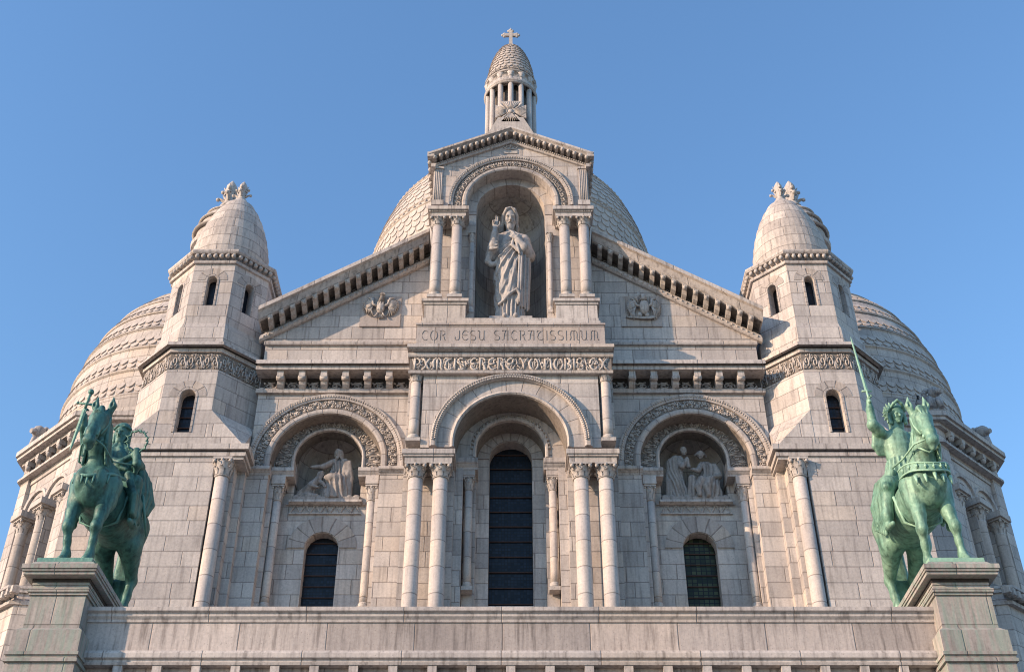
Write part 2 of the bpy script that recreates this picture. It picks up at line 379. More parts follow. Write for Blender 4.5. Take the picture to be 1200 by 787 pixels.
# classic cornice section: front overhang ov, wall plane y, from z0 up to z1
def cprof(y, ov, z0, z1, back=.3):
    h = z1 - z0
    return [(y + back, z0), (y - ov * .15, z0), (y - ov * .2, z0 + h * .18), (y - ov * .55, z0 + h * .34), (y - ov * .6, z0 + h * .42), (y - ov * .92, z0 + h * .52), (y - ov, z0 + h * .6), (y - ov, z0 + h * .92), (y - ov * .9, z1), (y + back, z1)]

# ---------- great bodies behind
m = MB()
zE = zz(363, 34.4); xE = 8.85; zA = zz(272, 34.4); xA = 3.0; SL = (zA - zE) / (xE - xA)
zR = zE + SL * xE                                                                     # height of the roof ridge
m.prismY([(-10, FZ - 10), (10, FZ - 10), (10, zE - SL * 1.15 - .5), (0, zR - .5), (-10, zE - SL * 1.15 - .5)], 37.38, 54)
body = obj('nave', m, M['wall'], ROOT)
m = MB()
for s in (-1, 1):
    m.prismY([(s * 0.0, zR - .48), (s * 10.4, zE - SL * 1.55 - .48), (s * 10.4, zE - SL * 1.55 - .2), (0, zR - .2)], 37.4, 54)
obj('roof', m, M['lead'], body)

# ---------- flank walls with the big blind arches
SG = zz(550, 35)                                                # impost level
for s in (-1, 1):
    cx = s * 6.09
    m = MB()
    x0, x1 = sorted((s * 3.2, s * 8.62))
    top = zz(457, 35)
    m.arch_wall(x0, x1, FZ, top, 35.0, 36.0, cx, 20.98, 1.82)
    # attic and gable field above the corbel table
    zt = zz(404, 35)
    m.box(x0, x1 if s > 0 else x1, 35.0, 35.5, top + .002, zz(403, 35))
    g0 = zz(403, 35) + .002
    gx = [(s * 2.9, g0), (s * 8.62, g0), (s * 8.62, zE + .15), (s * 2.9, zA)]
    m.prismY(gx, 35.06, 37.42)
    fw = obj('facade_wall', m, M['wall'], ROOT)
    # recessed orders
    m = MB()
    m.arch_wall(cx - 1.95, cx + 1.95, zz(556, 35.6), 23.6, 35.55, 36.1, cx, 21.35, 1.12)
    obj('recessed_order', m, M['wall'], ROOT)
    m = MB()
    for q in (-1, 1):
        m.box(cx + q * 1.67, cx + q * 1.9, 35.35, 36.3, FZ, zz(556, 35.6) - .22)
    obj('jamb', m, M['wall'], ROOT)
    zs = 18.8 - .54
    zl = zz(587, 35.8)
    m = MB()
    m.arch_wall(cx - 1.95, cx + 1.95, FZ, zl - .002, 35.9, 36.5, cx, zs, .54, zb=16.1)
    # relief niche back (curved)
    m.lathe(cx, 36.05, [(1.25, zl), (1.25, 21.5), (1.1, 22.1), (.6, 22.6), (.05, 22.8)], 16, a0=0, a1=PI)
    for q in (-1, 1): m.box(cx + q * 1.10, cx + q * 1.66, 35.92, 36.35, zl - .08, 21.6)
    m.box(cx - 1.3, cx + 1.3, 35.85, 36.4, zl - .10, zl - .004)
    obj('niche_wall', m, M['wall'], ROOT)
    m = MB(); m.arch(cx, zs, .56, 0, [(.0, 35.86), (.56, 35.86), (.56, 35.95), (0, 35.95)], 24)
    obj('voussoirs', m, M['vouss2'], ROOT)
    # window
    m = MB(); m.box(cx - .56, cx + .56, 36.28, 36.31, 16.0, 18.9)
    w = obj('window', m, M['glass' if s < 0 else 'glassg'], ROOT, 'dark round-headed window' if s < 0 else 'window with greenish stained panes')
    m = MB()
    for k in range(7): m.box(cx - .54, cx + .54, 36.24, 36.27, 16.3 + k * .38, 16.33 + k * .38)
    obj('glazing_bar', m, M['iron'], w)
    # ledge, diamond frieze
    m = MB(); m.prismX([(36.3, zl + .02), (35.7, zl + .02), (35.68, zl - .07), (35.8, zl - .12), (36.3, zl - .12)], cx - 1.2, cx + 1.2)
    obj('ledge', m, M['trim'], ROOT)
    m = MB(); zf0, zf1 = zz(601, 35.85), zz(590.5, 35.85); hf = zf1 - zf0
    for zq in (zf0 - .03, zf1 - .01): m.box(cx - 1.18, cx + 1.18, 35.83, 35.9, zq, zq + .04)
    n = 7
    for k in range(n):
        a = cx - 1.15 + 2.3 * k / n; b = a + 2.3 / n
        m.tube([(a, 35.87, zf0 + .03), ((a + b) / 2, 35.87, zf1 - .02), (b, 35.87, zf0 + .03)], .028, 4, smooth=False)
        m.tube([(a + .09, 35.87, zf1 - .04), ((a + b) / 2, 35.87, zf0 + .06), (b - .09, 35.87, zf1 - .04)], .018, 4, smooth=False)
    obj('diamond_frieze', m, M['carved'], ROOT)
    # archivolts
    def archivolt(cx, cz, st, R0, R1, y, proj, nn, name='archivolt', rope=True, unit=scroll_unit, rr=.026):
        W = R1 - R0
        m = MB()
        # plain inner torus moulding, sunk carved band, outer mouldings
        m.arch(cx, cz, R0, st, [(0, y + .1), (0, y - proj * .7), (W * .08, y - proj), (W * .2, y - proj), (W * .24, y - proj * .55), (W * .28, y - .01), (W * .28, y + .1)], 44)
        m.arch(cx, cz, R0 + W * .74, st, [(0, y + .1), (0, y - proj * .8), (W * .10, y - proj), (W * .14, y - proj * 1.05), (W * .2, y - proj * 1.3), (W * .26, y - proj * 1.3), (W * .26, y + .1)], 44)
        o = obj(name, m, M['vouss'], ROOT)
        m = MB(); m.arch(cx, cz, R0 + W * .28, st, [(0, y + .1), (0, y - .012), (W * .46, y - .012), (W * .46, y + .1)], 44); obj('sunk_band', m, M['sunk'], o)
        c = MB(); Rm = R0 + W * .31; Lh = PI * (Rm + W * .2); V = W * .40; Lt = Lh + 2 * st
        def f(u, v, h):
            q = u * 1.0
            if q < st: return (cx + Rm + v, y - .012 - h, cz - st + q)
            if q > Lt - st: return (cx - Rm - v, y - .012 - h, cz - (q - (Lt - st)))
            a = (q - st) / Lh * PI
            return (cx + (Rm + v) * math.cos(a), y - .012 - h, cz + (Rm + v) * math.sin(a))
        carve(c, f, Lt, V, nn, unit, rr, .015)
        if rope:     # little beads on the outer roll
            nb = int(Lt / .085); Rb = R0 + W * .87
            for k in range(nb + 1):
                a = PI * k / nb; c.ball((cx + Rb * math.cos(a), y - proj * 1.12, cz + Rb * math.sin(a)), .036, 5, 3)
        obj('carved_band', c, M['carved'], o)
        return o
    archivolt(cx, 20.98, .26, 1.82, 2.56, 35.0, .09, 30)
    # the inner carved order
    m = MB(); m.arch(cx, 21.35, 1.12, .42, [(0, 35.56), (0, 35.50), (.05, 35.47), (.1, 35.5), (.1, 35.56)], 32); 
    o = obj('inner_order', m, M['trim'], ROOT)
    m = MB(); m.arch(cx, 21.35, 1.24, .42, [(0, 35.553), (0, 35.543), (.53, 35.543), (.53, 35.553)], 32); obj('sunk_band', m, M['sunk'], o)
    m = MB(); m.arch(cx, 21.35, 1.105, 0, [(0, 35.6), (.012, 35.6), (.012, 36.08), (0, 36.08)], 24); obj('soffit', m, M['grime_shade'], o)
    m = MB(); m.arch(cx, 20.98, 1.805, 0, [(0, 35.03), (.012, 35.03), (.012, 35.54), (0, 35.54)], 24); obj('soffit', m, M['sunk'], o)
    c = MB(); L1 = PI * 1.5 + .84
    def f(u, v, h, cx=cx):
        R = 1.22
        if u < .42: return (cx + R + v, 35.545 - h, 21.35 - .42 + u)
        if u > L1 - .42: return (cx - R - v, 35.545 - h, 21.35 - (u - (L1 - .42)))
        a = (u - .42) / (L1 - .84) * PI; return (cx + (R + v) * math.cos(a), 35.545 - h, 21.35 + (R + v) * math.sin(a))
    carve(c, f, L1, .58, 18, scroll_unit, .026, .01)
    obj('carved_band', c, M['carved'], o)
    # imposts
    z1, z0 = zz(548, 35), zz(556, 35)
    for q in (-1, 1):
        xa, xb = (cx + q * 1.78, (s * 8.66 if q == s else s * 3.35))
        moulding('impost', *sorted((xa, xb)), cprof(35.0, .16, z0, z1), parent=ROOT)
        z1b, z0b = zz(549, 35.35), zz(558, 35.35)
        moulding('impost', *sorted((cx + q * 1.06, cx + q * 1.79)), cprof(35.35, .12, z0b, z1b, .9), parent=ROOT)
        column(cx + q * 1.53, 35.52, 16.0, zz(588, 35.5), zz(570, 35.5), .135, w=.2)
        m = MB(); m.box(cx + q * 1.53 - .22, cx + q * 1.53 + .22, 35.30, 36, zz(570, 35.5) + .001, z0b + .01); obj('impost_block', m, M['wall'], ROOT)
    # corbel table
    za, zb = zz(461, 34.95), zz(457, 34.95)
    moulding('ledge', *sorted((s * 3.36, s * 8.7)), [(35.1, za), (34.88, za), (34.84, zb), (35.1, zb)])
    zt0, zt1 = zz(457, 34.9), zz(438, 34.7)
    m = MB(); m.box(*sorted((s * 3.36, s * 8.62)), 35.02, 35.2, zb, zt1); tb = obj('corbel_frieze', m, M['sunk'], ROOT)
    c = MB(); n = 7; X0 = 3.4; PW = (8.6 - X0) / n
    for k in range(n):
        xc = s * (X0 + PW * (k + .5)); hh = (zt1 - zb) * .62
        for st in [spiral(.5, .5, .42, 1.6, R_(40 + 60 * k), 1 if k % 2 else -1, 16), [(.05, .05), (.2, .15), (.1, .4)], [(.95, .05), (.8, .2), (.93, .45)], [(.3, .95), (.5, .88), (.75, .97)], [(.05, .95), (.15, .75)], [(.5, .5), (.62, .6), (.5, .68)]]:
            c.tube([(xc + (a - .5) * PW * .72, 34.98, zb + .02 + b * hh) for a, b in st], .035, 5)
    obj('carved_scroll', c, M['carved'], tb)
    m = MB(); m.box(*sorted((s * 3.37, s * 8.6)), 34.99, 35.019, zt1 - .36, zt1); obj('shade_band', m, M['deep_shade'], tb)  # shade under the flank cornice, painted in as a dark strip
    for k in range(n + 1):
        if k == 0: continue
        xc = s * (X0 + PW * k); m = MB()
        if k == n: continue
        m.prismX([(35.05, zt1), (34.50, zt1), (34.50, zt1 - .22), (34.56, zt1 - .30), (34.66, zt1 - .33), (34.70, zt1 - .42), (34.80, zt1 - .5), (34.92, zt1 - .56), (35.05, zt1 - .6)], xc - .11, xc + .11)
        m.tube([(xc - .13, 34.6, zt1 - .24), (xc + .13, 34.6, zt1 - .24)], .09, 10)
        obj('bracket', m, M['trim'], ROOT)
    zc0, zc1 = zt1 + .002, zz(424, 34.4)
    moulding('cornice', *sorted((s * 3.36, s * 8.7)), [(35.1, zc0), (34.42, zc0), (34.42, zc0 + .14), (34.5, zc0 + .16), (34.5, zc0 + .24), (34.33, zc0 + .34), (34.30, zc1 - .12), (34.36, zc1), (35.1, zc1 + .06)])
    z0, z1 = zz(404.5, 34.97), zz(399.5, 34.97)
    moulding('string_course', *sorted((s * 3.0, s * 8.66)), [(35.2, z0), (34.9, z0), (34.88, z0 + .08), (34.96, z1), (35.2, z1)])
    # raking cornice: profile swept down the slope
    def rake(name, xa, za_, xb, zb_, prof, mat='trim', par=ROOT):
        m = MB(); m.loft([[(xa, y, za_ + dz) for y, dz in prof], [(xb, y, zb_ + dz) for y, dz in prof]])
        return obj(name, m, M[mat], par)
    xo = 8.86; zo = zA - SL * (xo - xA)
    rk = rake('raking_cornice', s * xA, zA, s * xo, zo, [(35.5, .05), (34.22, .05), (34.15, -.02), (34.15, -.18), (34.25, -.22), (34.38, -.42), (34.45, -.46), (35.5, -.46)])
    rake('raking_moulding', s * xA, zA, s * xo, zo, [(35.1, -.99), (34.95, -1.0), (34.88, -.93), (34.88, -.84), (34.92, -.83), (34.92, -.78), (34.97, -.77), (34.97, -.69), (35.1, -.68)], par=ROOT)
    c = MB(); n = 15
    beads = MB()
    for k in range(int((xo - xA) / .17)):
        x = xA + .1 + .17 * k; z = zA - SL * (x - xA) - .885; beads.ball((s * x, 34.875, z), .042, 5, 3)
    for k in range(n):
        x = xA + .28 + (xo - xA - .3) * k / n; z = zA - SL * (x - xA)
        m = MB(); dx = .075
        def pr(xx):
            zt = zA - SL * (xx - xA) - .46
            return [(s * xx, y, zt + dz) for y, dz in [(35.08, 0), (34.38, 0), (34.36, -.08), (34.48, -.15), (34.58, -.15), (34.7, -.24), (35.08, -.26)]]
        m.loft([pr(x - dx), pr(x + dx)])
        m.ball((s * x, 34.45, z - .56), .095, 8, 6)
        for q in (-1, 1): m.ball((s * (x + q * .06), 34.42, z - .52), .045, 6, 4)
        obj('bracket', m, M['carved'], ROOT)
        for st in [spiral(.5, .4, .35, 1.2, 1 + k, 1, 10), [(.1, .1), (.4, .1), (.9, .2)]]:
            beads.tube([(s * (x + .2 + (a - .5) * .2), 35.03, zA - SL * (x + .2 + (a - .5) * .2 - xA) - .78 + b * .3) for a, b in st], .025, 4)
    obj('bead_row', beads, M['carved'], rk)
    rake('shade_band', s * (xA + .02), zA - .02 * SL, s * (xo - .05), zo + .05 * SL, [(35.05, -.465), (34.50, -.465), (34.50, -.475), (35.02, -.475), (35.02, -.60), (35.05, -.60)], 'grime_shade', rk)  # dark lining paints in the shade between the raking brackets

# ---------- eagles / pelican in the gable field
def feather_bird(s):
    cx = s * hx(152, 362, 35.06); cz = zz(361, 35.0); m = MB(); y = 35.0
    m.box(cx - .72, cx + .72, 35.0, 35.1, zz(382, 35), zz(347, 35)); pan = obj('bird_relief', m, M['inscr'], ROOT, 'carved spread-winged bird with its head held high' if s < 0 else 'carved pelican bending its neck down to its breast')
    m = MB()
    if s < 0:
        m.ball((cx, y - .1, cz - .06), .145, 10, 8, (1, .9, 1.8))
        for k in range(12): m.ball((cx + .08 * ((k % 3) - 1), y - .2 + .02 * abs((k % 3) - 1), cz + .1 - .09 * (k // 3)), .045, 5, 4, (1, .6, 1.3)); m.tube([(cx, y - .1, cz + .15), (cx + .02, y - .13, cz + .38), (cx + .03, y - .15, cz + .48)], [.13, .08, .07], 8); m.ball((cx + .04, y - .16, cz + .5), .1, 8, 6)
        m.tube([(cx + .08, y - .2, cz + .5), (cx + .17, y - .2, cz + .45)], [.05, .01], 6)
        for k in range(3): m.tube([(cx, y - .14, cz + .56), (cx + (k - 1) * .06, y - .14, cz + .66)], [.025, .01], 5)
        for k in range(5): m.tube([(cx, y - .06, cz - .25), (cx + (k - 2) * .06, y - .05, cz - .48)], [.035, .02], 5)
        for q in (-1, 1): m.tube([(cx + q * .08, y - .1, cz - .28), (cx + q * .14, y - .12, cz - .42), (cx + q * .22, y - .1, cz - .44)], [.04, .03, .02], 5)
    else:
        m.ball((cx + .12, y - .1, cz - .02), .19, 10, 8, (.95, .8, 1.75)); m.tube([(cx + .12, y - .12, cz + .25), (cx + .1, y - .18, cz + .46), (cx - .06, y - .2, cz + .5), (cx - .17, y - .2, cz + .34), (cx - .12, y - .2, cz + .12)], [.13, .1, .085, .07, .02], 8)
        for k in range(3): m.ball((cx - .3 + k * .25, y - .07, cz - .35), .09, 7, 5, (1, .8, 1.3))
        for k in range(9): m.tube([(cx - .55 + .05 * k, y - .05, cz - .42 - .02 * (k % 3)), (cx + .05 * k, y - .08, cz - .5 - .02 * (k % 2)), (cx + .5, y - .05, cz - .4 - .02 * (k % 3))], .03, 5)
    for q in (-1, 1):
        ox = cx + (.0 if s < 0 else .1) + q * .15
        # wing: a fan of feathers from the shoulder, two layers, with the wing's arch along the top
        wc = (ox + q * .12, cz + (.05 if s < 0 else .02)); R1 = .46
        for k in range(15):
            a = R_(92 - 172 * k / 14) if s < 0 else R_(88 - 165 * k / 14); L_ = R1 * ((.86 + .14 * math.sin(k / 14 * PI)) if s < 0 else (.9 + .22 * k / 14))
            sx_ = .95 if s < 0 else .72; bend = .10 if s < 0 else -.02
            tip = (wc[0] + q * math.cos(a) * L_ * sx_ - q * bend * k / 14, wc[1] + math.sin(a) * L_ * (1 if a > 0 else 1.15))
            mid = (wc[0] + q * math.cos(a) * L_ * .55 + q * .03, wc[1] + math.sin(a) * L_ * .5)
            m.tube([(wc[0], y - .10, wc[1]), (mid[0], y - .10, mid[1]), (tip[0], y - .04, tip[1])], [.02, .032, .022], 5)
            if k < 11: m.tube([(wc[0], y - .13, wc[1]), (wc[0] + q * math.cos(a) * L_ * .55, y - .125, wc[1] + math.sin(a) * L_ * .58)], [.02, .03], 5)
        m.tube([(ox - q * .05, y - .1, cz), (wc[0], y - .14, wc[1] + .02), (wc[0] + q * .06, y - .13, wc[1] + .28), (wc[0] + q * .2, y - .09, wc[1] + .36)], [.06, .05, .045, .02], 6)
    obj('bird', m, M['carved'], pan)
for s in (-1, 1): feather_bird(s)

# ---------- central bay
D0 = 33.3
zsp = zz(524, D0); ztop = zz(438, D0)
cz0 = zsp + .20
m = MB()
m.arch_wall(-2.86, 2.86, zsp - .001, ztop, D0, 34.35, 0, cz0, 1.79)
for s in (-1, 1):
    m.box(s * 2.86, s * 3.36, 33.62, 34.95, zsp, ztop)
obj('portal_wall', m, M['wall'], ROOT)
# archivolt of the portal: smooth ring, voussoirs, billet moulding
m = MB()
m.arch(0, cz0, 1.79, .2, [(0, D0 + .05), (0, D0 - .06), (.05, D0 - .1), (.1, D0 - .06), (.14, D0 - .03), (.14, D0 + .05)], 48)
m.arch(0, cz0, 2.34, .2, [(0, D0 + .05), (0, D0 - .1), (.05, D0 - .16), (.17, D0 - .16), (.2, D0 - .1), (.24, D0 - .1), (.24, D0 + .05)], 48)
pa = obj('archivolt', m, M['trim'], ROOT)
m = MB(); m.arch(0, cz0, 1.93, .2, [(0, D0 + .05), (0, D0 - .025), (.41, D0 - .025), (.41, D0 + .05)], 48); obj('voussoirs', m, M['vouss'], pa)
m = MB()
for k in range(92):
    for j in (0, 1):
        a = PI * (k + .5 * j + .25) / 92; R = 2.39 + .085 * j
        t = Vector((-math.sin(a), 0, math.cos(a))) * .026; c = Vector((R * math.cos(a), D0 - .175, cz0 + R * math.sin(a)))
        m.tube([c - t, c + t], .036, 6, smooth=False)
obj('billet_row', m, M['carved'], pa)
m = MB(); m.arch(0, cz0, 1.775, 0, [(0, D0 + .02), (.012, D0 + .02), (.012, 34.33), (0, 34.33)], 30); obj('soffit', m, M['sunk'], pa)
# second order
m = MB()
m.arch_wall(-1.95, 1.95, zz(545, 34.4), 23.0, 34.35, 35.1, 0, 20.98, 1.115)
obj('recessed_order', m, M['vouss' if False else 'wall'], ROOT)
m = MB(); m.arch(0, 20.98, 1.115, .3, [(0, 34.4), (0, 34.3), (.04, 34.26), (.1, 34.26), (.1, 34.4)], 36)
ro = obj('archivolt', m, M['trim'], ROOT)
m = MB()
for k in range(26):
    a = PI * (k + .5) / 26; m.ball((1.25 * math.cos(a), 34.32, 20.98 + 1.25 * math.sin(a)), .06, 6, 4)
obj('rope_moulding', m, M['carved'], ro)
m = MB(); m.arch(0, 20.98, 1.34, .3, [(0, 34.4), (0, 34.325), (.5, 34.325), (.5, 34.4)], 36); obj('voussoirs', m, M['vouss'], ro)
m = MB(); m.arch(0, 20.98, 1.10, 0, [(0, 34.42), (.012, 34.42), (.012, 35.09), (0, 35.09)], 30); obj('soffit', m, M['sunk'], ro)
# window wall
m = MB(); m.arch_wall(-1.7, 1.7, FZ, 23.2, 35.1, 35.9, 0, 21.08, .70, zb=15.9); obj('window_wall', m, M['wall'], ROOT)
m = MB(); m.arch(0, 21.08, .72, 0, [(0, 35.06), (.42, 35.06), (.42, 35.15), (0, 35.15)], 30); obj('voussoirs', m, M['vouss2'], ROOT)
m = MB(); m.box(-.74, .74, 35.6, 35.64, 15.8, 21.9); w = obj('window', m, M['glass'], ROOT, 'tall dark leaded window of the central portal')
for k in range(11):
    m = MB(); z = 16.15 + k * .535; m.box(-.70, .70, 35.55, 35.58, z, z + .03); obj('glazing_bar', m, M['iron'], w)
for s in (-1, 1):
    # pier behind the paired columns and jambs
    m = MB(); m.box(s * 1.79, s * 3.4, 33.98, 34.9, FZ, zz(541, 33.9)); m.box(s * 1.52, s * 1.79, 34.2, 35.2, FZ, zz(552, 34.4)); m.box(s * 1.5, s * 1.115, 34.72, 35.2, FZ, zz(552, 34.4)); obj('jamb', m, M['wall'], ROOT)
    m = MB(); m.box(s * 3.05, s * 3.42, 33.75, 34.0, FZ, zz(541, 33.9)); 
    z1, z0 = zz(525.5, 33.1), zz(541, 33.15)
    m = MB(); xa, xb = 1.74, 3.40
    for (o, a, b) in [(.0, 0, .45), (.05, .45, .62), (.09, .62, 1.0)]:
        m.box(s * (xa + .09 - o), s * (xb - .09 + o), 33.17 - o, 34.9, z0 + (z1 - z0) * a + .001, z0 + (z1 - z0) * b)
    obj('impost', m, M['trim'], ROOT)
    for x in (2.19, 2.96):
        column(s * x, 33.48, 13.4, zz(562, 33.45), z0, .235, w=.34)
    # inner impost + slim column
    z1, z0 = zz(538, 34.3), zz(550, 34.3)
    moulding('impost', *sorted((s * 1.06, s * 1.86)), cprof(34.3, .14, z0, z1, .9))
    m = MB(); m.box(s * 1.14, s * 1.52, 34.3, 35.0, zz(560, 34.5), z0 + .001); obj('impost_block', m, M['wall'], ROOT)
    column(s * 1.335, 34.5, 16.2, zz(576, 34.5), zz(560, 34.5), .125, w=.18)
    # corner shafts beside the spandrels
    column(s * 3.10, 33.42, zz(516, 33.4), zz(449, 33.4), zz(438.5, 33.4), .17, base=True, w=.23)
# frieze with raised letters, cornice, inscription block
z0, z1 = zz(438, 33.2), zz(434, 33.2)
moulding('ledge', -3.36, 3.36, [(34.9, z0 + .001), (33.14, z0 + .001), (33.12, z0 + .1), (33.2, z1), (34.9, z1)])
fz0, fz1 = z1 + .001, zz(418, 33.2)
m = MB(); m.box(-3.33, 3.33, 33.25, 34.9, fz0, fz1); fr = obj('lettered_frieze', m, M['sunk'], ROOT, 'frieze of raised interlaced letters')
# -- alphabets (strokes in a unit box)
def arcp(cx, cy, rx, ry, a0, a1, n=10): return [(cx + rx * math.cos(R_(a0 + (a1 - a0) * i / n)), cy + ry * math.sin(R_(a0 + (a1 - a0) * i / n))) for i in range(n + 1)]
GL = {
 'C': (.8, [arcp(.46, .5, .4, .5, 50, 310)]), 'O': (.9, [arcp(.45, .5, .42, .5, 0, 360, 16)]),
 'R': (.78, [[(.1, 0), (.12, 1)], [(.0, .98), (.12, 1)] + arcp(.3, .76, .34, .25, 90, -90), [(.3, .5), (.5, .42), (.6, .08), (.75, .0)]]),
 'J': (.62, [[(.58, 1), (.58, .25)] + arcp(.32, .25, .26, .25, 0, -180) + [(.1, .35)]]),
 'E': (.78, [arcp(.46, .5, .4, .5, 60, 300), [(.08, .5), (.72, .52)], [(.66, .93), (.78, .85)], [(.66, .07), (.78, .15)]]),
 'S': (.72, [arcp(.36, .75, .3, .25, 40, 270, 8) + arcp(.36, .25, .33, .25, 90, -140, 8)]),
 'U': (.9, [[(.0, .92), (.14, 1), (.2, .9)] + arcp(.45, .35, .28, .35, 160, 300, 8) + [(.72, .3)], [(.72, 1), (.72, .1), (.82, .0)]]),
 'A': (.86, [[(.05, .95), (.2, 1), (.74, 1)], [(.72, 1), (.72, 0)], [(.45, 1), (.3, .6), (.25, .1), (.1, .0), (.02, .1)], [(.3, .5), (.72, .5)]]),
 'T': (.85, [[(.02, .85), (.12, 1), (.6, .93), (.75, 1)], [(.55, .94), (.2, .68)] + arcp(.45, .32, .36, .32, 140, 330, 8)]),
 'I': (.22, [[(.11, 0), (.11, 1)]]),
 'M': (1.1, [[(.55, 0), (.55, 1)], [(.55, .95), (.4, 1), (.22, .9), (.14, .6), (.2, .25), (.08, .02), (.0, .08)], [(.55, .95), (.7, 1), (.88, .9), (.96, .6), (.9, .25), (1.02, .02), (1.1, .08)]]),
 'N': (.9, [[(.15, 0), (.15, 1)], [(.15, .85), (.45, 1), (.7, .85), (.72, .2), (.85, 0)]]),
 'B': (.75, [[(.1, 0), (.1, 1)] + arcp(.3, .76, .32, .24, 90, -90, 6) + arcp(.3, .26, .38, .26, 90, -90, 6) + [(.1, 0)]]),
 'X': (.85, [[(.05, 1), (.3, .8), (.55, .2), (.85, 0)], [(.8, 1), (.5, .7), (.3, .2), (.0, 0)]]),
 'P': (.7, [[(.1, 0), (.1, 1)] + arcp(.3, .72, .34, .28, 90, -90, 6)]),
 'Y': (.85, [[(.0, 1), (.2, .95), (.42, .5), (.42, 0)], [(.85, 1), (.65, .9), (.42, .5)]]),
 'G': (.85, [arcp(.46, .5, .4, .5, 50, 330) + [(.8, .5), (.5, .5)]]),
 '.': (.3, [[(.15, .45), (.15, .58)]]), ' ': (.55, []),
}
def text_strokes(txt, x0, x1, z0, z1, gap=.22):
    tot = sum(GL[c][0] + gap for c in txt) - gap; k = (x1 - x0) / tot; x = x0; out = []
    for c in txt:
        w, st = GL[c]
        for p in st: out.append([(x + a * k, z0 + b * (z1 - z0)) for a, b in p])
        x += (w + gap) * k
    return out
m = MB(); ya = 33.235
for p in text_strokes('PXMTIS.ERERE.YO.NOBIS.GX', -3.2, 3.2, fz0 + .05, fz1 - .05, .12):
    m.tube([(a, ya, b) for a, b in p], .040, 5)
obj('raised_letters', m, M['carved'], fr)
m = MB()
for k in range(34):
    x = -3.22 + 6.44 * (k + .5) / 34; q = 1 if k % 2 else -1; zc = (fz0 + fz1) / 2
    for st in (spiral(.5, .5 + q * .12, .36, 1.1, k, q, 9), [(.0, .5 - q * .4), (.3, .5 + q * .1), (1.0, .5 + q * .45)]):
        m.tube([(x + (a - .5) * .22, ya + .01, fz0 + b * (fz1 - fz0)) for a, b in st], .030, 4)
obj('vine', m, M['carved'], fr)
moulding('ledge', -3.40, 3.40, [(34.9, fz1 + .001), (33.2, fz1 + .001), (33.17, fz1 + .05), (33.17, zz(413.5, 33.2)), (34.9, zz(413.5, 33.2))])
c0, c1 = zz(413.5, 33.2) + .001, zz(402.5, 32.98)
m = MB(); m.box(-3.25, 3.25, 33.3, 34.9, c0, c0 + (c1 - c0) * .12); sb = m; m = MB()
for (o, a, b) in [(.25, .12, .25), (.33, .25, .42), (.38, .42, 1.0)]:
    m.box(-3.05 - o, 3.05 + o, 33.36 - o, 34.9, c0 + .0 + (c1 - c0) * a + .0012, c0 + (c1 - c0) * b)
cn = obj('cornice', m, M['trim'], ROOT); obj('shade_band', sb, M['deep_shade'], cn)  # black strip is painted shade in the gap below the cornice
iz0, iz1 = c1 + .001, zz(381, 33.3)
m = MB(); m.box(-3.17, 3.17, 33.3, 34.6, iz0, iz1); m.box(-3.2, 3.2, 33.26, 34.6, iz1 + .001, iz1 + .07); ib = obj('inscription_block', m, M['inscr'], ROOT)
m = MB(); lz0, lz1 = zz(398.5, 33.3), zz(387.2, 33.3); lx = hx(104.5, 392, 33.3)
for p in text_strokes('COR JESU SACRATISSIMUM', -lx, lx * .985, lz0, lz1, .24):
    m.tube([(a, 33.299, b) for a, b in p], .0135, 4, smooth=False)
obj('carved_letters', m, M['groove_shade'], ib)
s0, s1 = iz1 + .071, zz(372, 33.4)
m = MB(); m.box(-3.05, 3.05, 33.36, 36.0, s0, s0 + (s1 - s0) * .5); m.box(-3.0, 3.0, 33.42, 36.0, s0 + (s1 - s0) * .5, s1); obj('sill', m, M['trim'], ROOT)

# ---------- statue pavilion
P0 = 33.85
zi = zz(242, P0)
m = MB()
ze = zz(192, P0); zap = zz(160, P0)
m.arch_wall(-2.92, 2.92, zi, ze, P0, 34.35, 0, zi + .2, 1.63)
m.prismY([(-2.92, ze), (2.92, ze), (0, zap)], P0, 34.35)
pw = obj('pavilion_wall', m, M['wall'], ROOT)
m = MB()
for s in (-1, 1):
    m.box(s * 2.55, s * 2.92, 34.951, 37.5, s1, ze)
    m.box(s * 1.285, s * 2.92, 34.3, 34.95, s1, zi)
m.prismY([(-2.92, ze), (2.92, ze), (0, zap)], 36.5, 37.5)
m.box(-2.5, 2.5, 36.3, 37.5, s1, ze)
obj('pavilion_body', m, M['wall'], ROOT)
def archivolt2(cx, cz, st, R0, R1, y, proj, nn, **kw): return archivolt(cx, cz, st, R0, R1, y, proj, nn, **kw)
archivolt(0, zi + .2, .2, 1.63, 2.32, P0, .1, 26, unit=palm_unit, rr=.022)
m = MB(); m.arch(0, zi + .22, 1.28, .22, [(0, 34.95), (0, 34.28), (.45, 34.28), (.45, 34.95)], 36); no = obj('recessed_order', m, M['vouss'], ROOT)
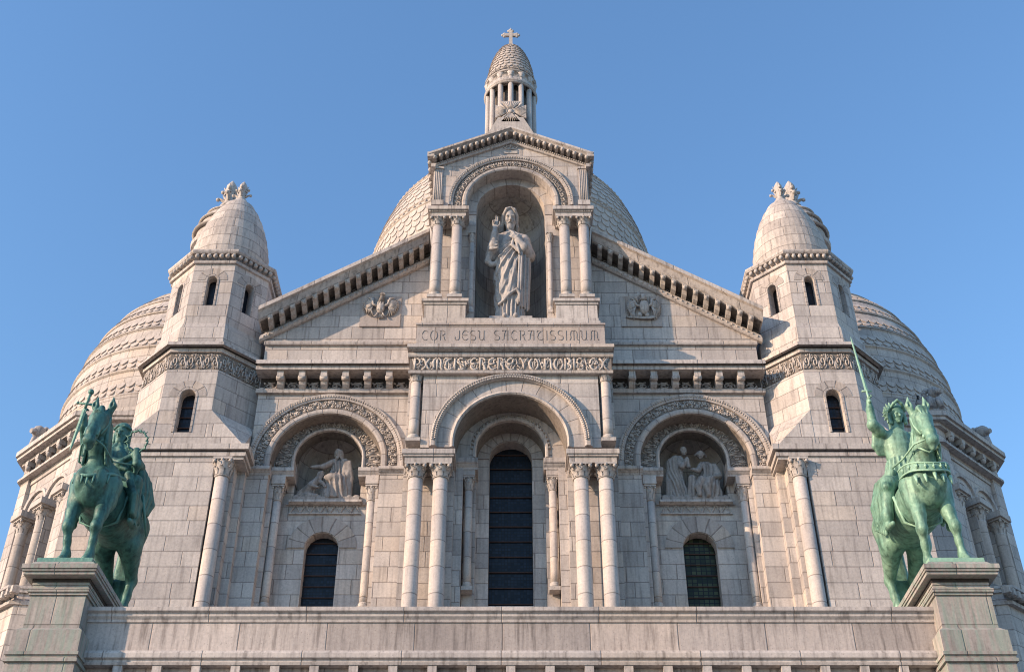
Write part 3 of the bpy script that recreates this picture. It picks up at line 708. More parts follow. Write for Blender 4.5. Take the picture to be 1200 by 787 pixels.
# the niche: half cylinder and half dome, lined with the grime of rain-shaded stone
m = MB(); Rn = 1.27; zc = zi + .22
prof = [(Rn, s1), (Rn, s1 + (zc - s1) * .5), (Rn, zc)] + [(Rn * math.cos(R_(a)), zc + Rn * math.sin(R_(a))) for a in range(10, 90, 10)] + [(.02, zc + Rn)]
m.lathe(0, 34.92, prof, 28, a0=0, a1=PI, ru=1.3)
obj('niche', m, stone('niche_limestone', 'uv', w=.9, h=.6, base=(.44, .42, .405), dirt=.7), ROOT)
for s in (-1, 1):
    # fluted pilasters
    m = MB(); za, zb_ = zi + .02, zz(197, P0); m.box(s * 2.56, s * 2.90, P0 - .05, P0, za, zb_)
    for k in range(5): m.tube([(s * (2.60 + .065 * k), P0 - .055, za + .2), (s * (2.60 + .065 * k), P0 - .055, zb_ - .15)], .022, 6)
    m.box(s * 2.53, s * 2.93, P0 - .09, P0, zb_ - .1, zb_); m.box(s * 2.5, s * 2.95, P0 - .11, P0, za, za + .22)
    obj('pilaster', m, M['trim'], ROOT)
    # impost slab
    z1, z0 = zz(242, 33.5), zz(251.5, 33.5); m = MB()
    for (o, a, b) in [(0, 0, .4), (.05, .4, .6), (.1, .6, 1)]:
        m.box(s * (1.64 - o), s * (2.94 + o), 33.55 - o, 34.4, z0 + (z1 - z0) * a + .001, z0 + (z1 - z0) * b)
    for k in range(16): m.box(s * (1.62 + k * .085), s * (1.655 + k * .085), 33.50, 33.56, z0 + (z1 - z0) * .42, z0 + (z1 - z0) * .6)
    obj('impost', m, M['trim'], ROOT)
    for x in (1.96, 2.66): column(s * x, 33.82, zz(347, 33.7), zz(266, 33.8), z0, .195, w=.29)
    column(s * 1.42, 34.22, s1 + .9, zz(285, 34.2), zz(273, 34.2), .095, w=.13)
    m = MB(); m.box(s * 1.3, s * 1.55, 34.12, 34.32, s1, s1 + .8); obj('plinth', m, M['trim'], ROOT)
    z1, z0 = zz(347.5, 33.45), s1
    m = MB(); m.box(s * 1.56, s * 2.98, 33.52, 34.6, z0, z1 - .3)
    for (o, a, b) in [(.04, .3, .2), (.1, .2, .08), (.0, .08, 0)]: m.box(s * (1.56 - o), s * (2.98 + o), 33.52 - o, 34.6, z1 - a + .001, z1 - b)
    obj('column_pedestal', m, M['trim'], ROOT)
    # raking cornice of the pavilion
    xe = 3.12; zeav = zz(178, 33.45); zpk = zz(147, 33.45)
    prof = [(37.6, .0), (33.45, .0), (33.4, -.05), (33.4, -.15), (33.48, -.2), (33.52, -.24), (37.6, -.24)]
    m = MB(); m.loft([[(0, y, zpk + dz) for y, dz in prof], [(s * xe, y, zeav + dz) for y, dz in prof]])
    m.loft([[(0, y, zpk + dz) for y, dz in [(33.9, -.62), (33.76, -.62), (33.72, -.5), (33.76, -.44), (33.9, -.44)]], [(s * 2.95, y, zeav + dz + .1) for y, dz in [(33.9, -.62), (33.76, -.62), (33.72, -.5), (33.76, -.44), (33.9, -.44)]]])
    # eaves return
    m.box(s * 2.9, s * 3.16, 33.42, 37.6, zeav - .24, zeav - .02); m.box(s * 2.85, s * 3.02, 33.6, 37.6, zeav - .62, zeav - .45)
    rc = obj('raking_cornice', m, M['trim'], ROOT)
    m = MB(); n = 13
    for k in range(n):
        x = .16 + 2.72 * k / (n - 1); z = zpk + (zeav - zpk) * x / xe - .24
        m.box(s * (x - .055), s * (x + .055), 33.5, 33.9, z - .15, z + .04); m.ball((s * x, 33.5, z - .1), .085, 7, 5)
    for k in range(36):
        x = .06 + 2.85 * k / 35; z = zpk + (zeav - zpk) * x / xe - .5; m.ball((s * x, 33.71, z), .035, 5, 3)
    for k in range(10): m.ball((s * 3.08, 33.7 + .38 * k, zeav - .32), .09, 6, 4)
    obj('modillion', m, M['carved'], rc)
# small carved medallion under the gable peak
m = MB(); z = zz(171, P0)
for st in ([arcp(0, 0, .3, .22, 0, 360, 18)] + [[(-.16, -.12), (-.16, .12)], [(0, -.14), (0, .16)], [(.16, -.12), (.16, .12)], [(-.16, 0), (.16, 0)], [(-.06, .12), (.06, .12)]]):
    m.tube([(a, P0 - .01, z + b) for a, b in st], .025, 5)
m.box(-.26, .26, P0 - .03, P0, z - .42, z - .3)
obj('medallion', m, M['carved'], ROOT)

# ---------- octagonal turrets
def local(cx, cy, ang):    # frame whose -y axis looks outward at the given heading (0 = towards the viewer)
    return Matrix.Translation((cx, cy, 0)) @ Matrix.Rotation(ang, 4, 'Z')
def turret(s):
    cx, cy = s * 10.74, 36.2
    a_up, a_lo = 1.77, 2.09
    zb = zz(520, 34.0); zbr = zz(480, 34.1)
    zf0, zf1 = zz(433, 34.1), zz(411, 34.1); zc1 = zz(398, 33.85); zfl = zz(374, 34.2); zu = zz(307, 34.4); zco = zz(290, 34.1)
    M8 = [local(cx, cy, k * PI / 4) for k in range(8)]
    t = math.tan(PI / 8)
    m = MB()
    # lower stage faces with lancets in the front, slit glass behind
    zw0, zw1 = zz(506, 34.1), zz(456, 34.1)
    for k in range(8):
        m.M = M8[k]; hw = a_lo * t
        if k == 0: m.arch_wall(-hw, hw, zb, zf0, -a_lo, -a_lo + .45, 0, zw1 - .25, .25, zb=zw0, n=12, back=False)
        else: m.poly([(-hw, -a_lo, zb), (hw, -a_lo, zb), (hw, -a_lo, zf0), (-hw, -a_lo, zf0)])
    m.M = None
    m.ngon(cx, cy, [(a_lo + .03, zf1 - .05), (a_lo + .03, zf1 + .1), (a_lo + .02, zf1 + .1)])
    m.ngon(cx, cy, [(a_up + .13, zc1), (a_up + .10, zfl - .25), (a_up + .06, zfl - .2), (a_up + .01, zfl)])
    u0, u1 = zz(357, 34.4), zz(323, 34.4)
    for k in range(8):
        m.M = M8[k]; hw = a_up * t
        if k in (0, 1, 7): m.arch_wall(-hw, hw, zfl, zu + .1, -a_up, -a_up + .4, 0, u1 - .17, .17, zb=u0, n=12, back=False)
        else: m.poly([(-hw, -a_up, zfl), (hw, -a_up, zfl), (hw, -a_up, zu + .1), (-hw, -a_up, zu + .1)])
    m.M = None
    tr = obj('turret', m, M['wall'], ROOT)
    # windows
    m = MB(); m.M = M8[0]; m.box(-.3, .3, -a_lo + .36, -a_lo + .39, zw0 - .1, zw1 + .1); w = obj('window', m, M['glass'], tr)
    for k in (0, 1, 7):
        m = MB(); m.M = M8[k]; m.box(-.22, .22, -a_up + .33, -a_up + .36, u0 - .1, u1 + .1); obj('window', m, M['glass'], tr)
    for k in (0, 1, 7):
        for r_, zc_w, z_s, ap, up in (((.25, zw1 - .25, zw0, a_lo, 0), (.17, u1 - .17, u0, a_up, 1)) if k == 0 else ((.17, u1 - .17, u0, a_up, 1),)):
            m = MB(); m.M = M8[k]; m.arch(0, zc_w, r_ + .01, zc_w - z_s, [(0, -ap - .02), (.065, -ap - .02), (.085, -ap + .02), (0, -ap + .02)], 16); m.arch(0, zc_w, r_ + .1, 0, [(0, -ap - .012), (.27, -ap - .012), (.27, -ap + .02), (0, -ap + .02)], 16)
            m.M = None; ws = obj('window_surround', m, M['vouss2'], tr)
    m = MB(); m.M = M8[0]
    for k in range(3): m.box(-.25, .25, -a_lo + .31, -a_lo + .34, zw0 + .35 + .4 * k, zw0 + .38 + .4 * k)
    m.M = None; obj('glazing_bar', m, M['iron'], tr)
    # broach from square to octagon
    oc = a_lo + .012; c = 1 / math.cos(PI / 8)
    top = [(cx + oc * c * math.cos(PI / 8 + k * PI / 4), cy + oc * c * math.sin(PI / 8 + k * PI / 4), zbr) for k in range(8)]
    sq = [(1, 1), (-1, 1), (-1, -1), (1, -1)]; hb = a_lo + .02
    for k in range(8):      # faces k: vertex k-1 .. k ; the corners of the square lie on the four diagonals
        if k % 2 == 0:
            q = sq[(k // 2) % 4]; cnr = (cx + q[0] * hb, cy + q[1] * hb, zb)
            v0, v1 = top[k], top[k + 1]; m = MB()
            m.poly([cnr, v1, v0])
            for v, ax in ((v0, 0), (v1, 1)):
                foot = (v[0], v[1], zb); m.poly([cnr, foot, v])
            obj('broach', m, M['wall'], tr)
    m = MB(); m.ngon(cx, cy, [(a_lo - .05, zf0 - .01), (a_lo - .05, zf1)]); obj('frieze_ground', m, M['sunk'], tr)
    # frieze carving on the visible faces
    m = MB()
    for k in (0, 1, 7, 2 if s < 0 else 6, 6 if s < 0 else 2):
        m.M = M8[k]; hw = (a_lo - .05) * t - .03
        carve(m, lambda u, v, h: (-hw + u, -a_lo + .045 - h, zf0 + .04 + v), 2 * hw, zf1 - zf0 - .12, 6, scroll_unit, .026, .010)
    m.M = None; obj('carved_frieze', m, M['carved'], tr)
    m = MB(); m.ngon(cx, cy, [(a_lo + .01, zf1 + .095), (a_lo + .04, zf1 + .12), (a_lo + .06, zf1 + .15), (a_lo - .1, zf1 + .16)]); obj('shade_band', m, M['deep_shade'], tr)  # dark ring: shade under the mid cornice put into the colour
    # mid cornice
    m = MB(); m.ngon(cx, cy, [(a_lo - .1, zf1 + .1), (a_lo + .0, zf1 + .11), (a_lo + .05, zf1 + .16), (a_lo + .2, zf1 + .26), (a_lo + .22, zc1 - .16), (a_lo + .16, zc1 - .08), (a_up + .16, zc1 + .05), (a_up, zc1 + .06)]); obj('cornice', m, M['trim'], tr)
    # top cornice with balls
    m = MB(); m.ngon(cx, cy, [(a_up - .1, zu - .08), (a_up + .08, zu - .08), (a_up + .1, zu + .02), (a_up + .02, zu + .05), (a_up + .02, zu + .28), (a_up + .2, zu + .29), (a_up + .24, zu + .36), (a_up + .24, zco), (a_up + .1, zco + .05), (1.2, zco + .06)])
    tc = obj('cornice', m, M['trim'], tr)
    m = MB()
    for k in range(8):
        m.M = M8[k]; hw = (a_up + .1) * t
        for j in range(7):
            x = -hw + 2 * hw * (j + .5) / 7; m.box(x - .05, x + .05, -a_up - .18, -a_up, zu + .12, zu + .285); m.ball((x, -a_up - .16, zu + .17), .085, 7, 5)
    m.M = None; obj('ball_corbels', m, M['carved'], tc)
    # cupola: ovoid of smooth courses with slight steps
    m = MB(); zk = zco + .05; H = zz(241, 36.4) - zk; prof = []
    for i in range(11):
        tt = i / 10; r = 1.46 * (1 - tt ** 1.9) ** .78 + .20 * tt
        if i > 0: prof.append((r + .035, zk + H * tt - .004))
        prof.append((r, zk + H * tt))
    m.lathe(cx, cy, [(1.55, zk - .1), (1.55, zk)] + prof + [(.02, zk + H + .01)], 40, ru=1.5, smooth=False)
    cu = obj('cupola', m, M['course'], tr)
    finial(cx, cy, zk + H, zz(217, 36.4), cu)
    # square base, notched for the corner shaft
    xi, xo_ = 8.54, 12.92
    P = [(xo_, 33.95), (9.42, 33.95), (9.42, 34.30), (8.86, 34.30), (8.86, 34.72), (8.61, 34.72), (8.61, 38.7), (xo_, 38.7)]
    znot = zz(537, 33.9)
    m = MB(); m.prismZ([(s * x, y) for x, y in P], FZ - 12, znot)
    m.prismZ([(s * x, y) for x, y in [(xo_, 33.95), (xi, 33.95), (xi, 38.7), (xo_, 38.7)]], znot + .001, zb - .16)
    tb = obj('turret_base', m, M['wall'], ROOT)
    m = MB(); za, zb2 = zz(532, 33.8), zz(519, 33.8)
    for o, a, b in [(.06, 0, .35), (.0, .35, .5), (.15, .5, 1)]:
        z_a, z_b = za + (zb2 - za) * a + .001, za + (zb2 - za) * b
        m.box(s * (xi - o), s * (xo_ + o), 33.95 - o, 38.6, z_a, z_b)
    obj('string_course', m, M['trim'], tb)
    column(s * 9.15, 34.05, 13.4, zz(560, 34), znot, .225, w=.30)
def finial(cx, cy, z0, z1, parent):
    H = z1 - z0; m = MB()
    m.lathe(cx, cy, [(.2 * H, z0 - .02), (.22 * H, z0 + .03 * H), (.15 * H, z0 + .08 * H), (.13 * H, z0 + .2 * H), (.11 * H, z0 + .35 * H), (.12 * H, z0 + .5 * H), (.145 * H, z0 + .66 * H), (.14 * H, z0 + .76 * H), (.07 * H, z0 + .9 * H), (.01, z1)], 10)
    for k in range(4):
        a = PI / 4 * 0 + k * PI / 2; ca, sa = math.cos(a), math.sin(a)
        for zq, rr in ((.32, .31), (.58, .21)):
            m.tube([(cx + ca * .12 * H, cy + sa * .12 * H, z0 + (zq - .1) * H), (cx + ca * rr * .7 * H, cy + sa * rr * .7 * H, z0 + (zq - .02) * H), (cx + ca * rr * H, cy + sa * rr * H, z0 + (zq + .03) * H)], [.055 * H, .05 * H, .03 * H], 4, smooth=False)
            m.ball((cx + ca * rr * H, cy + sa * rr * H, z0 + (zq - .015) * H), .06 * H, 5, 3); m.tube([(cx + ca * .1 * H, cy + sa * .1 * H, z0 + zq * H), (cx + ca * .2 * H, cy + sa * .2 * H, z0 + (zq + .16) * H)], [.05 * H, .01 * H], 4, smooth=False)
    return obj('finial', m, M['carved'], parent)
for s in (-1, 1): turret(s)

# ---------- domes clad in stone scales
def scales(m, cx, cy, rz, n, z0, h, lift=.05, a0=PI, a1=2 * PI, pointed=False):
    # rz(z) radius; a row of tongue-shaped scales hanging from z0+h down to z0
    for k in range(n):
        ac = 2 * PI * (k + .5 * (int(round(z0 * 977)) % 2)) / n
        am = ac % (2 * PI)
        if not (a0 - .3 <= am <= a1 + .3): continue
        hw = PI / n * .94
        shape = [(-1, 1), (-1, .45), (-.82, .2), (-.45, .04), (0, 0), (.45, .04), (.82, .2), (1, .45), (1, 1)] if not pointed else [(-1, 1), (-1, .7), (-.7, .3), (0, 0), (.7, .3), (1, .7), (1, 1)]
        top = []; bot = []
        for u, v in shape:
            z = z0 + h * v; a = ac + hw * u; r = rz(z); l = lift * (1 - .85 * v)
            top.append((cx + (r + l) * math.cos(a), cy + (r + l) * math.sin(a), z)); bot.append((cx + (r - .03) * math.cos(a), cy + (r - .03) * math.sin(a), z))
        b = m.addv(top); c = m.addv(bot); q = len(shape)
        m.face(range(b, b + q)); 
        for i in range(q - 1): m.face((b + i, b + i + 1, c + i + 1, c + i))
def interp(tab):
    xs = [p[0] for p in tab]; ys = [p[1] for p in tab]
    return lambda z: float(np.interp(z, xs, ys))
def smooth_tab(tab, n=60):
    xs = np.array([p[0] for p in tab]); ys = np.array([p[1] for p in tab]); X = np.linspace(xs[0], xs[-1], n); Y = np.interp(X, xs, ys)
    for _ in range(4): Y[1:-1] = (Y[:-2] + 2 * Y[1:-1] + Y[2:]) / 4
    return list(zip(X, Y))
# great dome
GD = 60.0
zg0, zg1 = 44.0, 58.0
Rg = 8.75
def gr_(z):
    t = max(0, min(1, (z - 48) / (zg1 - 48)))
    return Rg * (1 - t ** 2.0) ** .6 if z > 48 else Rg
m = MB(); m.lathe(0, GD, [(Rg, 30), (Rg, zg0)] + [(gr_(z), z) for z in np.linspace(zg0 + .01, zg1, 40)], 96, ru=9)
gd = obj('great_dome', m, M['scale'], ROOT, 'great central dome clad in rows of stone scales')
m = MB(); z = 47.0; i = 0
while z < zg1 - .6:
    h = .46
    if i % 7 == 4:
        for zz_ in (z + .1, z + .48): m.lathe(0, GD, [(gr_(zz_) - .05, zz_ - .05), (gr_(zz_) + .09, zz_), (gr_(zz_ + .07) + .07, zz_ + .07), (gr_(zz_ + .1) - .05, zz_ + .1)], 90, ru=9)
        nn = 60
        for k in range(nn):
            a = PI + PI * (k + .5) / nn; r = gr_(z + .3) + .02; m.ball((r * math.cos(a), GD + r * math.sin(a), z + .32), .11, 6, 4)
    else: scales(m, 0, GD, gr_, 84, z, h * 1.3, .065)
    z += h; i += 1
obj('stone_scales', m, M['scale'], gd)
# lantern on top of the great dome
zl0 = zz(150, GD - 2); lzc = zz(105, GD); r0 = 1.62
m = MB(); m.lathe(0, GD, [(2.6, zg1 - .8), (2.4, zl0 - 1.2), (2.2, zl0 - .5), (1.95, zl0 - .45), (1.95, zl0 - .1), (1.8, zl0)], 40, ru=2)
ln = obj('lantern', m, M['course'], ROOT, 'round columned lantern with a cross on top of the great dome')
m = MB(); m.lathe(0, GD, [(1.2, zl0 - .3), (1.2, lzc)], 20); obj('lantern_core', m, M['grime_shade'], ln)
for k in range(14):
    a = 2 * PI * (k + .5) / 14; x, y = r0 * math.cos(a), GD + r0 * math.sin(a)
    s_ = MB(); s_.lathe(x, y, [(.24, zl0 - .1), (.2, zl0 + .1), (.185, lzc - .55)], 10)
    s_.box(x - .17, x + .17, y - .17, y + .17, lzc - .12, lzc + .02)
    s_.lathe(x, y, [(.19, lzc - .55), (.24, lzc - .4), (.2, lzc - .35), (.3, lzc - .12)], 10)
    for j in range(6): s_.ball((x + .2 * math.cos(j * PI / 3), y + .2 * math.sin(j * PI / 3), lzc - .25), .06, 5, 3)
    obj('column', s_, M['carved'], ln)
zc_ = zz(93, GD - 1.8)
m = MB(); m.lathe(0, GD, [(1.3, lzc), (1.80, lzc + .01), (1.82, lzc + .12), (1.76, lzc + .2), (1.77, zc_ - .3), (1.85, zc_ - .2), (1.90, zc_ - .05), (1.85, zc_ + .1), (1.6, zc_ + .22)], 48, ru=2)
en = obj('entablature', m, M['course'], ln)
m = MB()
def fl(u, v, h): a = PI + u; return ((1.79 + h) * math.cos(a), GD + (1.79 + h) * math.sin(a), lzc + .22 + v)
carve(m, fl, PI, max(.2, zc_ - .32 - lzc - .22), 16, scroll_unit, .03, .02); obj('carved_band', m, M['carved'], en)
zt_ = zz(55.5, GD)
def lr(z): t = max(0, min(1, (z - zc_) / (zt_ - zc_))); return 1.68 * (1 - t ** 2.1) ** .68 + .18 * t
m = MB(); m.lathe(0, GD, [(lr(z), z) for z in np.linspace(zc_ + .1, zt_, 24)], 48, ru=2); ld = obj('lantern_dome', m, M['scale'], ln)
m = MB(); z = zc_ + .2; i = 0
while z < zt_ - .35: scales(m, 0, GD, lr, max(12, int(26 * (lr(z) / 1.7) ** .5)), z, .42, .09); z += .33; i += 1
obj('stone_scales', m, M['scale'], ld)
# cross with trefoil ends
zx0, zx1 = zt_, zz(34.5, GD); H = zx1 - zx0; m = MB(); zc2 = zx0 + H * .66
m.lathe(0, GD, [(.26, zx0 - .1), (.2, zx0 + .1), (.12, zx0 + .25)], 10)
m.box(-.13, .13, GD - .09, GD + .09, zx0, zx1 - .2); m.box(-.42, .42, GD - .085, GD + .085, zc2 - .14, zc2 + .14)
for dx, dz in ((-.46, 0), (.46, 0), (0, zx1 - zc2 - .22)):
    for ox, oz in ((0, 0), (-.13, 0), (.13, 0), (0, .13), (0, -.13)): m.ball((dx + ox, GD, zc2 + dz + oz), .125, 8, 5, (1, .8, 1))
m.lathe(0, GD, [(.03, zx1 - .1), (.02, zx1 + .15)], 5)
obj('cross', m, M['carved'], ln)
# pattee cross panel in front of the lantern columns
m = MB(); zpc = zz(131, GD - 1.9); yp = GD - 1.95; Rp = 1.02
for k in range(4):
    a = k * PI / 2; f = lambda r, t: (r * math.sin(a + t), zpc + r * math.cos(a + t) * .95)
    pts = [f(.12, -.4), f(Rp * 1.22, -.56), f(Rp * 1.22, .56), f(.12, .4)]
    m.prismY(pts, yp, yp + .12)
    for j in range(-3, 4): m.tube([(*f(.25, j * .12)[:1], yp, f(.25, j * .12)[1]), (f(Rp * 1.0, j * .15)[0], yp, f(Rp * 1.0, j * .15)[1])], .03, 4)
m.ball((0, yp, zpc), .2, 10, 6, (1, .5, 1)); m.tube([(.28 * math.cos(a / 8 * PI), yp, zpc + .28 * math.sin(a / 8 * PI)) for a in range(17)], .04, 5)
for k in range(4):
    a = PI / 4 + k * PI / 2; m.tube([(.2 * math.sin(a), yp + .08, zpc + .2 * math.cos(a)), (1.15 * math.sin(a), yp + .08, zpc + 1.15 * math.cos(a))], .07, 5)
m.prismY([(-1.5, zl0 - .35), (1.5, zl0 - .35), (.85, zpc - .6), (-.85, zpc - .6)], yp, yp + .25)
obj('cross_panel', m, M['carved'], ln)

# side domes on polygonal chapels
def chapel(s):
    cx, cy = s * 13.35, 44.0
    def tr(x): return s * x
    A = (15.5, 38.0); B = (18.6, 40.95)
    poly = [(10.5, 38.0), A, B, (18.6, 48.9), (15.5, 52), (10.5, 52)]
    zt = zz(493, 38)
    inset = lambda d: [(s * (x + d * (1 if x > 12 else 0)), y - d * (1 if y < 45 else -1)) for x, y in poly]
    fl = inset(0)
    m = MB()
    m.prismZ([inset(-.9)[k] for k in range(6)], FZ - 12, zt)
    # front face and oblique arcade face
    m.poly([(s * 10.5, 38, 12), (s * 15.5, 38, 12), (s * 15.5, 38, zt), (s * 10.5, 38, zt)])
    L = math.hypot(B[0] - A[0], B[1] - A[1]); ang = math.atan2(B[1] - A[1], B[0] - A[0])
    # local frame: x runs from corner A to B, -y outward
    if s > 0: F = Matrix.Translation((A[0], A[1], 0)) @ Matrix.Rotation(ang, 4, 'Z')
    else: F = Matrix.Scale(-1, 4, (1, 0, 0)) @ Matrix.Translation((A[0], A[1], 0)) @ Matrix.Rotation(ang, 4, 'Z')
    zar = zz(590, 39.6)
    m.M = F
    cs = (1.30, 2.80)
    m.arch_wall(.55, 2.05, 13, zt - 1.2, .15, .75, cs[0], zar, .5, n=16, back=False); m.arch_wall(2.05, 3.7, 13, zt - 1.2, .15, .75, cs[1], zar, .5, n=16, back=False)
    m.box(0, .55, 0, .8, 12, zt); m.box(3.7, L, 0, .8, 12, zt); m.box(.55, 3.7, .1, .8, zt - 1.2, zt)
    m.M = None
    m.poly([(s * 18.6, 40.95, 12), (s * 18.6, 48.9, 12), (s * 18.6, 48.9, zt), (s * 18.6, 40.95, zt)])
    ch = obj('side_chapel', m, M['wall'], ROOT)
    m = MB(); m.M = F; m.box(.3, 3.9, .95, 1.0, 13, zt - .9); obj('arcade_shadow_wall', m, M['grime_shade'], ch)  # dark sheet standing in for the shade within the arcade
    m = MB(); m.M = F
    for c in cs: m.arch(c, zar, .72, .0, [(0, .16), (0, .06), (.12, .04), (.14, .16)], 20)
    obj('hood_mould', m, M['trim'], ch)
    zcp = zar - .25
    for x in (.62, 2.05, 3.48):
        m = MB(); m.M = F; m.lathe(x, .2, [(.24, 14), (.22, zcp - .6), (.24, zcp - .55)], 14); c = obj('arcade_column', m, M['drum'], ch)
        mm = capital_mb(x, .2, zcp - .6, zcp, .2, .32); mm.v = [tuple(F @ Vector(v)) for v in mm.v]
        b = len(mm.v); mm.M = F; mm.box(x - .4, x + .4, -.2, .8, zcp + .001, zcp + .24)
        obj('capital', mm, M['carved'], ch)
    # cornice with corbels on three sides
    m = MB()
    for o, a, b in [(.12, -.95, -.85), (.1, -.25, -.1), (.28, -.1, .04), (.34, .04, .24)]:
        P = inset(o); m.prismZ(P, zt + a + .001, zt + b)
    cr = obj('cornice', m, M['trim'], ch)
    m = MB(); m.M = F
    for k in range(5):
        x = .7 + .76 * k; m.box(x - .11, x + .11, -.22, .2, zt - .46, zt - .26); m.ball((x, -.12, zt - .52), .12, 7, 5, (.9, 1, 1.1)); m.box(x - .13, x + .13, -.02, .2, zt - .72, zt - .58)
    m.M = None
    obj('corbels', m, M['carved'], cr)
    m = MB(); m.M = F; m.box(.5, 3.75, .05, .12, zt - .84, zt - .27); m.M = None; obj('corbel_back', m, M['grime_shade'], cr)  # dark backing paints in the shade between the corbels
    # blocking, low attic ring and dome
    zd = zt + .3
    m = MB(); Rb = 5.45
    m.lathe(cx, cy, [(Rb + .2, zd - .2), (Rb + .2, zd + .2), (Rb + .05, zd + .3), (Rb + .2, zd + .45), (Rb + .2, zd + .6), (Rb - .1, zd + .7), (Rb - .1, 26.2)], 64, ru=6, smooth=False)
    obj('drum', m, M['course'], ch)
    zb0 = 26.0; zap = 34.0; Rd = 5.28
    def sr(z):
        t = max(0, min(1, (z - zb0) / (zap - zb0))); return Rd * (1 - t ** 2) ** .4
    m = MB(); prof = [(sr(z), z) for z in np.linspace(zb0, zap, 36)]; m.lathe(cx, cy, prof, 72, ru=6)
    dm = obj('side_dome', m, M['course'], ch, 'sunlit side dome banded with rows of pointed scales' if s < 0 else 'shaded side dome banded with rows of scales')
    m = MB(); r = MB(); z = zb0 + .25; 
    while z < zap - .8:
        for dz in (0, .25): scales(m, cx, cy, sr, 84, z + dz, .30, .075, pointed=True, a0=PI * .8, a1=PI * 2.2)
        q = z - .08; r.lathe(cx, cy, [(sr(q) - .05, q - .1), (sr(q) + .09, q - .02), (sr(q + .06) + .09, q + .05), (sr(q + .1) - .05, q + .1)], 72, ru=6)
        z += 1.22 * (1 - .25 * (z - zb0) / 8)
    obj('stone_scales', m, M['scale'], dm); obj('ring_moulding', r, M['course'], dm)
    # lantern of the side dome
    lx_ = s * 13.62
    zt2, zb2 = zz(235, cy - .5), zz(277, cy - 1)
    m = MB(); m.lathe(lx_, cy, [(1.25, zap - 1.2), (1.1, zap), (1.1, zb2 - .3), (1.34, zb2 - .2), (1.38, zb2), (1.26, zb2 + .1)] + [((1.22 * (1 - t ** 1.8) ** .75 + .2 * t), zb2 + .1 + (zt2 - zb2 - .1) * t) for t in np.linspace(0, 1, 9)], 36, ru=1.4, smooth=False)
    l2 = obj('side_lantern', m, M['course'], ch)
    m = MB()
    f2 = lambda z: 1.22 * (1 - min(1, max(0, (z - zb2 - .1) / (zt2 - zb2 - .1))) ** 1.8) ** .75 + .2
    for q in (.25, .5, .72):
        z = zb2 + (zt2 - zb2) * q; m.lathe(lx_, cy, [(f2(z) - .05, z - .06), (f2(z) + .05, z - .03), (f2(z) + .04, z + .03), (f2(z) - .08, z + .06)], 32)
    obj('ring_moulding', m, M['course'], l2)
    finial(lx_, cy, zt2 - .05, zz(212, cy), l2)
    # stone beasts on the corners of the cornice
    for (bx, by, w_) in ((B[0] - .3, B[1] + .1, 1.0), (A[0] + .15, A[1] + .3, .85))[:1 if s < 0 else 2]:
        m = MB(); b0 = zt + .3
        x, y = s * bx, by
        m.box(x - .35 * w_, x + .35 * w_, y - .3, y + .3, b0, b0 + .25)
        m.ball((x, y, b0 + .6), .36 * w_, 10, 7, (1, .9, 1.3)); m.ball((x + s * .12, y - .18, b0 + 1.02), .27 * w_, 9, 7)
        m.tube([(x + s * .15, y - .3, b0 + .98), (x + s * .3, y - .5, b0 + .9)], [.15, .1], 7)
        for k in range(9): a = k * 2 * PI / 9; m.ball((x + .26 * math.cos(a) * w_, y + .02, b0 + 1.02 + .26 * math.sin(a) * w_), .11, 6, 4)
        for q in (-1, 1): m.tube([(x + q * .16, y - .3, b0 + .7), (x + q * .2, y - .38, b0 + .25)], [.12, .1], 6)
        m.tube([(x - s * .25, y, b0 + .5), (x - s * .5, y, b0 + .7), (x - s * .45, y, b0 + 1.0)], [.14, .12, .05], 6)
        obj('corner_beast', m, M['statue'], ch)
    # lower aisle wrapping the chapel, with a lean-to roof
    zl = zz(680, 36.9)
    low = lambda d: [(s * x, y) for x, y in [(13.1, 38 - d * .4), (14.6 + d * .4, 38 - d * .4), (15.0 + d, 38 - d * .55), (18.6 + d * 1.2, 41.2 - d * .45), (18.6 + d * 1.2, 49)]]
    P1 = low(1.15); P2 = low(-.2)
    m = MB(); m.prismZ(P1, FZ - 12, zl - .4); al = obj('lower_aisle', m, M['wall'], ch)
    m = MB(); n = len(P1); 
    for k in range(n - 1): m.poly([(*P1[k], zl), (*P1[k + 1], zl), (*P2[k + 1], zl + 1.1), (*P2[k], zl + 1.1)])
    obj('aisle_roof', m, M['lead'], al)
    m = MB(); m.prismZ(low(1.3), zl - .62, zl - .5); m.prismZ(low(1.32), zl - .2, zl - .08); m.prismZ(low(1.42), zl - .079, zl + .02); m.prismZ(low(1.1), zl - .5, zl - .2)
    ac = obj('aisle_cornice', m, M['trim'], al)
    m = MB(); F2 = F @ Matrix.Translation((0, -1.15, 0)); m.M = F2
    for k in range(16):
        x = -.4 + .33 * k; m.box(x - .07, x + .07, -.15, .1, zl - .44, zl - .21); m.ball((x + .16, -.02, zl - .34), .1, 6, 4)
    m.M = None; obj('carved_band', m, M['carved'], ac)
for s in (-1, 1): chapel(s)

